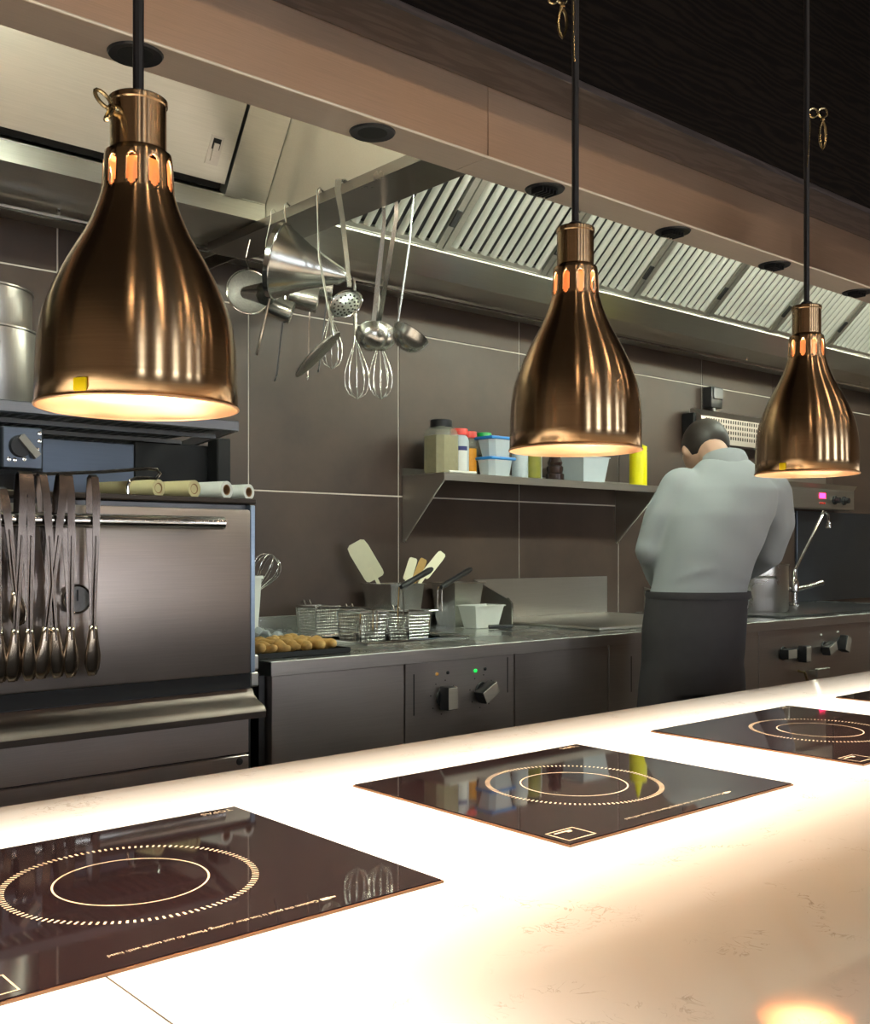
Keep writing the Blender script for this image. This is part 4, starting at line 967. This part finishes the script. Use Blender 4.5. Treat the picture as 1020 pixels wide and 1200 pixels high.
part('door_gap_strip', MB().box(-0.30, 1.455, YO-0.004, YO+0.0155, 0.842, 0.879), BLACKMAT, ov)  # black strip stands in for the dark gap under the door
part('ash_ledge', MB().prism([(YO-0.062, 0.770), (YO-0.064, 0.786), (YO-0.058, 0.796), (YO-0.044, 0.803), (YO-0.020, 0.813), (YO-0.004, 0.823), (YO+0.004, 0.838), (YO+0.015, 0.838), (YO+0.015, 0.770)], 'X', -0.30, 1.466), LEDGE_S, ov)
part('ash_drawer', MB().box(-0.30, 1.452, YO-0.002, YO+0.0155, 0.672, 0.768, 0.002), OVEN_S, ov)
part('lower_panel', MB().box(-0.30, 1.452, YO-0.002, YO+0.0155, 0.14, 0.667, 0.002), OVEN_S, ov)
part('drawer_screw', MB().lathe([(0, 0), (0.010, 0), (0.008, 0.004), (0, 0.005)], 14, (1.424, YO-0.002, 0.652), (0, -1, 0)), DARKSTEEL, ov)
for z in (0.86, 0.905): part('hinge', MB().box(1.4705, 1.497, YO+0.02, YO+0.05, z-0.022, z+0.018, 0.004), STEEL, ov)
part('foot', MB().box(-0.2, 1.4, 2.5, 3.15, 0, 0.12), BLACKMAT, ov)
# rear cabinet behind the oven top, shelf rack above it
rc = thing('oven_rear_box', 'blue grey steel box behind the oven top under the rack', 'box', (0.9, 3.0, 1.336))
part('box_body', MB().box(-0.30, 1.325, 2.80, 3.19, 1.337, 1.500, 0.003), BLUESTEEL, rc)
part('box_side', MB().box(1.327, 1.60, 2.805, 3.19, 1.337, 1.51, 0.003), BLACKMAT, rc)
part('box_post', MB().box(1.555, 1.60, 2.74, 2.80, 1.337, 1.53, 0.004), BLACKMAT, rc)
rk = thing('rack_shelf', 'slatted dark steel rack shelf above the oven', 'shelf', (0.7, 2.75, 1.53))
RY0 = 2.46
part('front_rail', MB().box(-0.30, 1.462, RY0, RY0+0.012, 1.516, 1.545, 0.003), RAIL_S, rk)
part('rear_rail', MB().box(-0.30, 1.60, 3.02, 3.035, 1.518, 1.543, 0.003), RAIL_S, rk)
part('end_rail', MB().prism([(1.452, RY0+0.012), (1.464, RY0+0.012), (1.60, 3.02), (1.588, 3.02)], 'Z', 1.518, 1.543), RAIL_S, rk)
rm = MB().box(0, 0.011, RY0+0.012, 3.02, 1.522, 1.536).mesh('slat', (0, 0, 0)); rm.materials.append(DARKSTEEL)
for k in range(58):
    o = bpy.data.objects.new('slat', rm); C.objects.link(o); o.parent = rk; o.location = Vector((-0.29 + 0.030*k, 0, 0)) - Vector(rk.location)
cbm = MB()
for y in (2.60, 2.80): cbm.box(-0.30, 1.47, y, y+0.014, 1.510, 1.5215)
part('cross_bar', cbm, DARKSTEEL, rk)
p1 = pot('steel_pot', 0.885, 2.82, 1.5445, 0.165, 0.215, 'lower wide steel pot on the rack above the oven')
p2 = pot('steel_pot', 0.885, 2.82, 1.760, 0.150, 0.105, 'upper shallow steel pot stacked on the rack')
# switch box with lever
sw = thing('switch_box', 'small blue grey switch box with a slanted lever under the rack', 'switch box', (0.87, 2.46, 1.38))
a_, b_ = at(3, 548, Y=2.44), at(50, 502, Y=2.44)
part('box_front', MB().box(a_.x, b_.x, 2.44, 2.47, a_.z, b_.z, 0.003), BLUESTEEL, sw)
part('box_rear', MB().box(a_.x-0.01, b_.x+0.012, 2.47, 2.56, a_.z-0.012, b_.z-0.002), BLACKMAT, sw)
part('box_stand', MB().box(a_.x, b_.x, 2.48, 2.55, 1.337, a_.z-0.012), BLACKMAT, sw)
q0, q1 = at(24, 511, Y=2.428), at(44, 535, Y=2.428)
part('lever', MB().strip([q0, q1], (0.75, 0, 0.66), 0.016, 0.016), LEVER_S, sw)
part('lever_root', MB().lathe([(0, 0), (0.026, 0), (0.024, 0.012), (0, 0.012)], 20, ((q0.x+q1.x)/2-0.016, 2.44, (q0.z+q1.z)/2), (0, -1, 0)), BLACK, sw)
for px, py in ((46, 517), (46, 508), (10, 538), (17, 539), (28, 538), (43, 527)):
    v = at(px, py, Y=2.44); part('screw', MB().lathe([(0, 0.004), (0.005, 0.003), (0.0055, 0), (0, 0)], 10, v, (0, -1, 0)), CHROME, sw)
# rolls lying on the oven deck
def roll(a, b, r, m, label, core=True):
    a, b = Vector(a), Vector(b); ax = (b-a); L_ = ax.length
    t = thing('roll', label, 'roll', (a+b)/2 - Vector((0,0,r)), 'rolls on the oven top')
    ri = r*0.62
    part('wrap', MB().lathe([(ri, 0), (r, 0), (r, L_), (ri, L_), (ri, 0)], 24, a, ax), m, t)
    part('core', MB().lathe([(ri-0.0002, 0.001), (ri*0.82, 0.001), (ri*0.82, L_-0.001), (ri-0.0002, L_-0.001), (ri-0.0002, 0.001)], 20, a, ax), CARD, t)
    if not core: part('core_plug', MB().lathe([(0, 0.002), (ri*0.8, 0.002), (ri*0.8, L_-0.002), (0, L_-0.002)], 18, a, ax), CARD if False else m, t)
zr = 1.336
ra = Vector((0.31, -0.94, 0)).normalized()
for px, yy, r, ln, m, lab, core in ((186, 2.475, 0.022, 0.22, PAPER, 'beige paper roll on the oven deck behind the chrome rod', False), (228, 2.455, 0.0225, 0.27, PAPER, 'beige paper roll with a closed end in the middle of the oven deck', False),
                          (266, 2.455, 0.0235, 0.26, FOIL, 'white film roll with an open brown core on the oven deck', True), (292, 2.475, 0.0215, 0.24, FOIL, 'rightmost thin roll with an open brown core at the oven corner', True)):
    e1 = at(px, 567, Y=yy); e1.z = zr + r; roll(e1 - ra*ln, e1, r, m, lab, core)
rp = [at(36, 556, Y=2.44), at(120, 553, Y=2.43), at(174, 549, Y=2.42), at(184, 550, Y=2.42), at(188, 555, Y=2.42), at(183, 561, Y=2.42), at(174, 560, Y=2.42), at(160, 560, Y=2.42), at(152, 563, Y=2.42), at(150, 570, Y=2.42)]
rp.append(Vector((rp[-1].x, 2.42, 1.337)))
single('poker', MB().tube(rp, 0.0042, 8), CHROME, (rp[-1].x, 2.42, 1.337), 'long bent chrome rod lying over the oven top', 'rod')

# tongs hanging on the oven handle
def make_tongs(L_=0.46, label=''):
    """built at the origin: bar axis runs along X at (0,0,0); arms hang down, one in front (-y) and one behind (+y)"""
    t = thing('tongs', label, 'tongs', (0, 0, 0), 'steel tongs hanging on the oven handle')
    top = 0.105
    for s, xo in ((-1, 0.0), (1, 0.010)):
        pts = [(0, s*0.002, top), (0, s*0.012, top-0.006), (xo*0.3, s*0.0225, top-0.05), (xo*0.5, s*0.0225, top-0.16), (xo*0.8, s*0.017, top-0.26), (xo, s*0.014, top-L_+0.09)]
        a = part('arm', MB().strip(pts, (1, 0, 0), [0.016, 0.017, 0.018, 0.016, 0.013, 0.011], 0.0022), TONG_S, t)
        part('arm_ridge', MB().tube([(xo*0.5, s*0.0245, top-0.14), (xo*0.8, s*0.0195, top-0.26), (xo, s*0.0165, top-L_+0.085)], [0.002, 0.0035, 0.003], 6), TONG_S, a)
        sc_ = MB(); bm = sc_.bm; rows = []
        for k in range(9):
            f = k/8; wd = 0.0062 + 0.0118*math.sin(PI*min(1, f*f*0.72+0.20*f+0.06))**0.9; z = top - L_ + 0.115*(1-f)
            rows.append([bm.verts.new((xo + wd*u + (0.0016*math.sin(k*3.1) if abs(u) == 1 else 0), s*(0.014 - 0.0065*(1-u*u)*math.sin(PI*(0.15+0.75*f)) * -1 - 0.008*f), z)) for u in (-1, -.6, -.2, .2, .6, 1)])
        for P, Q in zip(rows, rows[1:]):
            for k in range(5): bm.faces.new((P[k], P[k+1], Q[k+1], Q[k]))
        h = part('head', sc_, TONG_H, t, ang=60); m_ = h.modifiers.new('thickness', 'SOLIDIFY'); m_.thickness = 0.0016; m_.offset = 0
    return t
tg0 = make_tongs()
TG = [(5, 0.40, 0.0, 'tongs at the far left end with a short bright scoop, hung high', 0.30), (22, 1, 0.05, 'second tongs from the left on the oven handle'), (32, 1, 0.0, 'third tongs from the left hanging straight down'), (52, 1, -0.075, 'fourth tongs from the left slanting right'),
      (66, 1, 0.11, 'fifth tongs from the left slanting left behind the others'), (79, 1, -0.01, 'sixth tongs from the left before the thermometer'), (108, 0.985, 0.012, 'rightmost tongs hanging apart on the oven handle'), (-8, 1, -0.03, 'tongs half cut off by the left picture edge')]
for k, q in enumerate(TG):
    px, sl, tilt, lab = q[:4]
    o = tg0 if k == 0 else copy_tree(tg0)
    v = at(px, 612, Y=HBY); o.location = (v.x, HBY, 1.268); o.rotation_euler = (0, tilt, 0); o['label'] = lab
    o.scale = (1, 1, 0.66 if k == 0 else 1.0)
    if k == 0: o.rotation_euler = (0, -0.12, 0)

# ------------------------------------------------------------------ utensils hanging under the hood
XA, XB = 1.660, 1.822      # left and right lips of the cross strip
def hookpts(x, y, z=2.150, s=1):  # hook over an upstanding lip, from the far side over the top to the near side
    return [(x + s*0.016, y, z+0.014), (x + s*0.014, y, z+0.034), (x + s*0.004, y, z+0.040), (x - s*0.003, y, z+0.032), (x - s*0.004, y, z+0.01)]
# conical strainer
ch = thing('conical_strainer', 'large polished conical strainer hanging under the hood', 'strainer', (1.64, 2.5, 1.9))
c0 = at(326, 306, X=1.650); axv = (camr*0.955 - Vector((0, 0, 0.25)) - camf*0.13).normalized(); CL = 0.205
RC = 0.106
part('cone', MB().lathe([(RC, 0), (RC-0.002, 0.012), (RC*0.60, CL*0.42), (0.022, CL*0.94), (0.012, CL), (0, CL+0.003)], 44, c0, axv), UTENSIL, ch)
part('rim', MB().lathe([(RC, -0.006), (RC+0.003, -0.004), (RC+0.003, 0.010), (RC-0.001, 0.012), (RC-0.003, -0.002), (RC, -0.006)], 44, c0, axv), CHROME, ch)
qd = Vector((0,0,1)).rotation_difference(axv)
rt = c0 + Vector((0, -0.05, 0.117)); 
rt = max((c0 + qd @ Vector((RC*math.cos(a/40*2*PI), RC*math.sin(a/40*2*PI), 0)) for a in range(40)), key=lambda v: v.z)
rb = min((c0 + qd @ Vector((RC*math.cos(a/40*2*PI), RC*math.sin(a/40*2*PI), 0)) for a in range(40)), key=lambda v: v.z)
part('hook', MB().tube([rt, (XA-0.004, rt.y, 2.16)] + hookpts(XA, rt.y)[::-1], 0.0028, 8), CHROME, ch)
e_ = at(301, 416, X=1.64); part('handle_rod', MB().tube([rt + (rb-rt)*0.02, rb, e_], 0.0042, 8), CHROME, ch)
# sieve disc with a small funnel in front
sv = thing('round_sieve', 'round grey mesh sieve hanging behind the conical strainer', 'sieve', (1.70, 2.78, 1.95))
sc0 = at(292, 342, X=1.70); sax = (Vector((0, 0, CAMZ)) - sc0).normalized(); sax = (sax + Vector((0.1, 0.0, 0.25))).normalized()
part('sieve_bowl', MB().lathe([(0.066, 0), (0.060, -0.02), (0.04, -0.036), (0, -0.042)], 32, sc0, sax), plain('grey_mesh', (0.42, 0.41, 0.38), 0.55, 0.6, vary=0.25, vscale=160, bump=0.4), sv)
part('rim', MB().lathe([(0.067 + 0.0035*math.cos(2*PI*k/8), 0.0035*math.sin(2*PI*k/8)) for k in range(9)], 36, sc0, sax), CHROME, sv)
part('hook', MB().tube([sc0 + Vector((0.005, 0, 0.06)), (sc0.x, sc0.y+0.02, 2.10), (1.70, 2.80, 2.15), (1.71, 2.82, 2.16)], 0.0025, 6), CHROME, sv)
fn = thing('funnel', 'small steel funnel lying against the round sieve', 'funnel', (1.66, 2.7, 1.95))
f0, f1 = at(312, 344, X=1.640), at(288, 343, X=1.640)
part('funnel_cone', MB().lathe([(0.034, 0), (0.033, 0.003), (0.018, (f1-f0).length), (0.016, (f1-f0).length)], 28, f0, f1-f0), UTENSIL, fn)
part('hook', MB().tube([f0 + Vector((0, 0, 0.033)), f0 + Vector((0.0, 0.0, 0.15)), (XA-0.003, f0.y, 2.16)] + hookpts(XA, f0.y)[::-1][1:], 0.002, 6), CHROME, fn)
# flat skimmer seen on edge
sk = thing('wire_skimmer', 'long flat skimmer seen edge on with a hooked wire handle', 'skimmer', (1.64, 2.35, 1.7))
yh = at(370, 228, X=1.65).y; kb = at(391, 394, X=1.65); ke = at(352, 433, X=1.65); km = at(374, 300, X=1.65)
part('handle', MB().tube(hookpts(XA, yh, 2.150) + [km, at(383, 350, X=1.65), kb], 0.0034, 8), CHROME, sk)
kc = (kb+ke)/2; lk = (kc - Vector((0, 0, CAMZ))).normalized(); kax = ((ke-kb).cross(lk).normalized() - lk*0.16).normalized()
part('disc', MB().lathe([(0, -0.006), (0.06, -0.004), ((ke-kb).length/2-0.004, 0.0), ((ke-kb).length/2, 0.004), ((ke-kb).length/2, 0.007), (0.05, 0.001), (0, -0.001)], 32, kc, kax), UTENSIL, sk)
# perforated spoon
ps = thing('perforated_spoon', 'oval perforated spoon with a wide flat handle in front of the strainer', 'skimmer', (1.63, 2.25, 1.85))
pt, pb_ = at(397, 214, X=1.645), at(410, 336, X=1.635); pc = at(405, 356, X=1.62)
part('handle', MB().strip([pt + Vector((0.035, 0, 0.002)), pt + Vector((0.012, 0, 0.012)), pt + Vector((0, 0, 0.008)), pt + Vector((-0.003, 0, -0.02)), pt.lerp(pb_, 0.35), pb_], camr, [0.016, 0.016, 0.017, 0.016, 0.013, 0.011], 0.003), UTENSIL, ps)
pax = (-camf + Vector((0, 0, 0.55)) - camr*0.3).normalized()
qs = Vector((0,0,1)).rotation_difference(pax)
bowl = part('bowl', MB().lathe([(0.0435, 0), (0.040, -0.004), (0.026, -0.010), (0, -0.013)], 32, pc, pax), plain('bright_steel', (0.85, 0.88, 0.85), 0.3, 1.0, vary=0.05, vscale=40), ps)
hl = MB()
for r_, nn in ((0.012, 6), (0.023, 12), (0.033, 16)):
    for k in range(nn):
        a = 2*PI*k/nn; hl.lathe([(0, 0), (0.0028, 0), (0.0028, 0.0006), (0, 0.0006)], 8, pc + qs @ Vector((r_*math.cos(a), r_*math.sin(a), -0.0118 + 0.010*(r_/0.04)**2)), pax)
part('perforations', hl, BLACKMAT, ps, kind='stuff')
part('rim', MB().lathe([(0.044 + 0.003*math.cos(2*PI*k/8), 0.002*math.sin(2*PI*k/8)) for k in range(9)], 36, pc, pax), CHROME, ps)
# ladles
def ladle(top, bot, bc, r, ax, label, wd=0.014, th=0.004, wire=False):
    t = thing('ladle', label, 'ladle', bc, 'ladles on the cross strip')
    top, bot = Vector(top), Vector(bot)
    h = hookpts(XB-0.008, top.y, 2.150, -1)
    if wire: part('handle', MB().tube([Vector(q) for q in h] + [top.lerp(bot, 0.3), bot], 0.0028, 8), UTENSIL, t)
    else: part('handle', MB().strip([Vector(q) for q in h] + [top.lerp(bot, 0.1), top.lerp(bot, 0.5), bot, bot.lerp(Vector(bc), 0.35)], camr, [0.010]*5 + [0.010, wd, wd*0.9, wd], th), UTENSIL, t)
    part('bowl', MB().lathe([(r*1.03, 0.002), (r, 0), (r*.94, -r*.32), (r*.76, -r*.62), (r*.45, -r*.85), (0, -r*.93), (r*.43, -r*.82), (r*.73, -r*.59), (r*.91, -r*.31), (r*.97, 0)], 32, bc, ax), UTENSIL, t)
ladle(at(452, 246, X=1.825), at(437, 388, X=1.825), at(436, 393, X=1.80), 0.045, (0.35, 0.5, 0.62), 'left ladle of the pair with crossing handles')
ladle(at(467, 241, X=1.825), at(443, 387, X=1.90), at(446, 393, X=1.905), 0.046, (0.5, 0.35, 0.62), 'right ladle of the pair with crossing handles')
ladle(at(487, 235, X=1.825), at(466, 383, X=1.825), at(482, 391, X=1.82), 0.052, (0.45, -0.25, 0.85), 'ladle on a thin wire handle at the right end', wire=True)
# whisks and small pans on the rail at the rear of the hood
def rail_hook(x, zb=2.10): return [(x, 3.045, 2.181), (x, 3.033, 2.183), (x, 3.023, 2.176), (x, 3.022, 2.155), (x, 3.024, zb)]
def rail_whisk(px, py_bot, L_, hl, rad, label):
    v = at(px, py_bot, Y=3.02); ztop = v.z + L_
    whisk((v.x, 3.02, ztop), (0.02, -0.02, -1), L_, hl, rad, label, 10, 0.0013, 0.0075, group='wire whisks', hookp=rail_hook(v.x, ztop))
rail_whisk(386, 434, 0.34, 0.13, 0.040, 'whisk on the rail behind the edge on skimmer')
rail_whisk(415, 470, 0.43, 0.20, 0.046, 'whisk on the rail left of the ladle pair')
rail_whisk(443, 470, 0.43, 0.20, 0.044, 'whisk on the rail just below the ladle pair')
def hang_pan(pc, pe, r, h, ax, label, m=UTENSIL, hm=CHROME):
    pc, pe = Vector(pc), Vector(pe); ax = Vector(ax).normalized()
    t = thing('small_saucepan', label, 'saucepan', pc, 'small pans on the hood rail')
    part('pan_body', MB().lathe([(0, 0), (r*.95, 0), (r, 0.006), (r*1.02, h), (r*1.06, h), (r*.98, h-0.001), (r*.95, 0.005), (0, 0.004)], 32, pc, ax), m, t)
    d = (pe-pc); d = (d - ax*d.dot(ax)).normalized()
    st = pc + d*r + ax*h*0.8
    part('handle', MB().strip([st, st.lerp(pe, 0.15), st.lerp(pe, 0.9), pe], ax.cross(d), [0.020, 0.013, 0.016, 0.012], 0.005), hm, t)
    e2 = pe; part('handle_eye', MB().tube([pe + (d*math.cos(2*PI*k/10) + ax.cross(d)*math.sin(2*PI*k/10))*0.009 + d*0.007 for k in range(10)], 0.0025, 6, closed=True), hm, t)
    up = pc - d*r*0.9 + ax*h*0.6; part('hook', MB().tube([up, (up.x, up.y, (up.z+2.16)/2), (up.x, 3.02, 2.16), (up.x, 3.03, 2.182), (up.x, 3.045, 2.178)], 0.0022, 6), CHROME, t)
pax_ = camr*0.92 - Vector((0, 0, 0.34)) + camf*0.10
hang_pan(at(312, 356, Y=2.95), at(324, 441, Y=2.95), 0.036, 0.088, pax_, 'left small saucepan with a dark handle hanging down', hm=DARKSTEEL)
hang_pan(at(340, 345, Y=2.98), at(361, 440, Y=2.98), 0.042, 0.095, pax_ + Vector((0, 0, 0.14)), 'middle small saucepan with a bright handle hanging down')
hang_pan(at(366, 336, Y=3.0), at(374, 430, Y=3.0), 0.036, 0.07, pax_ + Vector((0, 0, 0.2)), 'right small saucepan half hidden behind the skimmer', hm=DARKSTEEL)

# ------------------------------------------------------------------ the chef
def blob_mesh(name, mb, voxel, m, parent, smooth=6):
    """fuses overlapping limbs into one continuous skin"""
    me = mb.mesh(name); o = bpy.data.objects.new(name, me); C.objects.link(o)
    rm_ = o.modifiers.new('fuse', 'REMESH'); rm_.mode = 'VOXEL'; rm_.voxel_size = voxel
    sm = o.modifiers.new('smooth', 'SMOOTH'); sm.iterations = smooth; sm.factor = 0.5
    bpy.context.view_layer.update()
    ev = bpy.data.meshes.new_from_object(o.evaluated_get(bpy.context.evaluated_depsgraph_get()))
    bpy.data.objects.remove(o); ev.name = name; ev.materials.clear(); ev.materials.append(m)
    ev.polygons.foreach_set('use_smooth', [True]*len(ev.polygons))
    ob = bpy.data.objects.new(name, ev); C.objects.link(ob); ob.parent = parent; return ob
def loft(mb, secs, seg=28):
    rings = [[mb.bm.verts.new((c.x + rx*math.cos(2*PI*k/seg), c.y + ry*math.sin(2*PI*k/seg), c.z)) for k in range(seg)] for c, rx, ry in secs]
    for P, Q in zip(rings, rings[1:]):
        for k in range(seg): mb.bm.faces.new((P[k], P[(k+1)%seg], Q[(k+1)%seg], Q[k]))
    mb.bm.faces.new(rings[0][::-1]); mb.bm.faces.new(rings[-1]); return mb
def limb(mb, pts, rs, seg=16):
    mb.tube(pts, rs, seg)
    for p, r in zip(pts, rs): mb.ell(p, r*0.99, r*0.99, r*0.99, None, 14, 10)
    return mb
# local frame of the chef: x to the right of the view, y away from the camera, z up
CHD = 3.62
chef = thing('person', 'chef in a pale grey jacket and dark apron bent over the range', 'person', camf*CHD + camr*0.90)
chef.rotation_euler = (0, 0, YAW - PI/2)
def cl(r, d, z): return Vector((r-0.90, d-CHD, z))
ARMS = [([cl(0.850, 3.64, 1.415), cl(0.785, 3.63, 1.31), cl(0.745, 3.63, 1.20), cl(0.795, 3.74, 1.12), cl(0.840, 3.835, 1.055)], cl(0.858, 3.88, 1.035), 1),
        ([cl(1.170, 3.68, 1.400), cl(1.205, 3.73, 1.30), cl(1.195, 3.79, 1.195), cl(1.165, 3.88, 1.15), cl(1.135, 3.985, 1.105)], cl(1.124, 4.03, 1.09), -1)]
hc = cl(0.985, 3.85, 1.560); fd = Vector((-0.15, 0.62, -0.72)).normalized(); sd = Vector((1, 0.15, 0)).normalized(); ud = sd.cross(fd).normalized()
HR = Matrix((sd, fd, ud)).transposed()
bd = MB()
loft(bd, [(cl(0.872, 3.58, 0.84), 0.13, 0.10), (cl(0.885, 3.58, 0.98), 0.14, 0.10), (cl(0.905, 3.585, 1.10), 0.125, 0.09), (cl(0.968, 3.605, 1.32), 0.16, 0.10), (cl(1.0, 3.64, 1.43), 0.15, 0.08), (cl(1.01, 3.665, 1.49), 0.07, 0.06)])
limb(bd, [cl(1.01, 3.67, 1.47), cl(1.0, 3.74, 1.525), hc - fd*0.03], [0.058, 0.052, 0.055])
bd.ell(hc, 0.076, 0.092, 0.100, HR, 24, 16); bd.ell(hc + fd*0.035 - ud*0.045, 0.056, 0.062, 0.062, HR)
limb(bd, [hc + fd*0.088 + ud*0.018, hc + fd*0.108 - ud*0.012], [0.007, 0.011], 10)
for s_ in (-1, 1): bd.ell(hc + sd*0.078*s_ - fd*0.005 - ud*0.005, 0.010, 0.018, 0.030, HR, 12, 8)
for pts, palm, side in ARMS:
    limb(bd, pts, [0.058, 0.05, 0.042, 0.038, 0.027]); limb(bd, [pts[-1], palm, palm + Vector((0, 0.035, -0.012))], [0.026, 0.030, 0.030])
    bd.ell(palm + Vector((0, 0.02, -0.008)), 0.040, 0.045, 0.020)
    for ox, ln in ((-0.030, 0.062), (-0.010, 0.074), (0.010, 0.070), (0.029, 0.055)):
        b0 = palm + Vector((ox, 0.05, -0.014)); limb(bd, [b0, b0 + Vector((ox*0.15, ln*0.55, -0.020)), b0 + Vector((ox*0.15, ln*0.75, -0.048))], [0.0095, 0.0088, 0.0078], 8)
    b0 = palm + Vector((0.034*side, 0.002, -0.012)); limb(bd, [b0, b0 + Vector((0.020*side, 0.032, -0.018)), b0 + Vector((0.016*side, 0.058, -0.034))], [0.012, 0.010, 0.0085], 8)
for s_ in (-1, 1):
    limb(bd, [cl(0.872 + s_*0.085, 3.57, 0.88), cl(0.872 + s_*0.10, 3.59, 0.68), cl(0.872 + s_*0.105, 3.61, 0.48), cl(0.872 + s_*0.108, 3.59, 0.30), cl(0.872 + s_*0.11, 3.57, 0.09), cl(0.872 + s_*0.115, 3.66, 0.05)], [0.068, 0.064, 0.052, 0.050, 0.036, 0.036])
blob_mesh('body', bd, 0.0065, SKIN, chef, 4)
jk = MB()
loft(jk, [(cl(0.880, 3.58, 0.99), 0.170, 0.130), (cl(0.885, 3.58, 1.02), 0.168, 0.130), (cl(0.900, 3.585, 1.09), 0.160, 0.126), (cl(0.932, 3.59, 1.20), 0.170, 0.13), (cl(0.968, 3.605, 1.32), 0.190, 0.135), (cl(0.995, 3.63, 1.41), 0.185, 0.118), (cl(1.008, 3.655, 1.47), 0.130, 0.092), (cl(1.012, 3.675, 1.515), 0.078, 0.076)])
for pts, palm, side in ARMS: limb(jk, pts, [0.074, 0.068, 0.058, 0.052, 0.042])
for q in range(7):      # soft cloth folds round waist and elbows
    a = 1.1*q; jk.tube([cl(0.905 + 0.155*math.cos(t), 3.585 + 0.122*math.sin(t), 1.09 + 0.03*math.sin(2*t+a) + 0.02*(q-3)) for t in (a-0.8, a-0.4, a, a+0.4, a+0.8)], [0.004, 0.010, 0.012, 0.010, 0.004], 8)
jo = blob_mesh('jacket', jk, 0.010, JACKET, chef, 5)
for v in jo.data.vertices:
    c_ = v.co; f_ = 0.5*math.sin(c_.z*38 + c_.x*26) + 0.5*math.sin(c_.z*21 - c_.x*33 + 1.3)
    v.co = c_ + v.normal*(0.0042*f_*(0.5 + 0.5*math.sin(c_.x*9 + c_.z*5)))
tz_ = MB()
loft(tz_, [(cl(0.872, 3.575, 0.72), 0.150, 0.105), (cl(0.872, 3.58, 0.80), 0.172, 0.128), (cl(0.878, 3.58, 0.93), 0.176, 0.136), (cl(0.890, 3.583, 1.05), 0.172, 0.137), (cl(0.892, 3.583, 1.06), 0.166, 0.131)])
for s_ in (-1, 1):
    limb(tz_, [cl(0.872 + s_*0.078, 3.575, 0.80), cl(0.872 + s_*0.095, 3.59, 0.66), cl(0.872 + s_*0.105, 3.61, 0.47), cl(0.872 + s_*0.11, 3.59, 0.30), cl(0.872 + s_*0.112, 3.575, 0.12)], [0.098, 0.092, 0.078, 0.072, 0.068])
blob_mesh('trousers', tz_, 0.012, TROUSER, chef, 4)
def chef_part(name, mb, m, ang=60):
    me = mb.mesh(name, ang=ang); me.materials.append(m); o = bpy.data.objects.new(name, me); C.objects.link(o); o.parent = chef; return o
cax = Vector((-0.03, 0.32, 0.94)).normalized()
chef_part('collar', MB().lathe([(0.084, -0.02), (0.080, 0.015), (0.073, 0.036), (0.067, 0.036), (0.072, 0.0)], 28, cl(1.011, 3.678, 1.495), cax), JACKET)
hm_ = MB().ell(hc - fd*0.020 + ud*0.016, 0.082, 0.094, 0.102, HR, 24, 16)
chef_part('hair', hm_, HAIR)
chef_part('mouth', MB().tube([hc + fd*0.088 - ud*0.055 - sd*0.022, hc + fd*0.094 - ud*0.057, hc + fd*0.088 - ud*0.055 + sd*0.022], 0.004, 6), RED)
for s_ in (-1, 1):
    chef_part('eye', MB().ell(hc + fd*0.081 + ud*0.012 + sd*0.029*s_, 0.011, 0.008, 0.007), WHITE)
    chef_part('shoe', MB().box(-0.045, 0.045, -0.07, 0.19, 0.0, 0.085, 0.03, 3).xf(Matrix.Translation(cl(0.872 + s_*0.113, 3.585, 0.0))), BLACK)
chef_part('apron_tie', MB().lathe([(1.0, -0.012), (1.012, 0), (1.0, 0.012)], 40).xf(Matrix.Translation(cl(0.893, 3.583, 1.05)) @ Matrix.Diagonal((0.176, 0.141, 1, 1))), TROUSER)
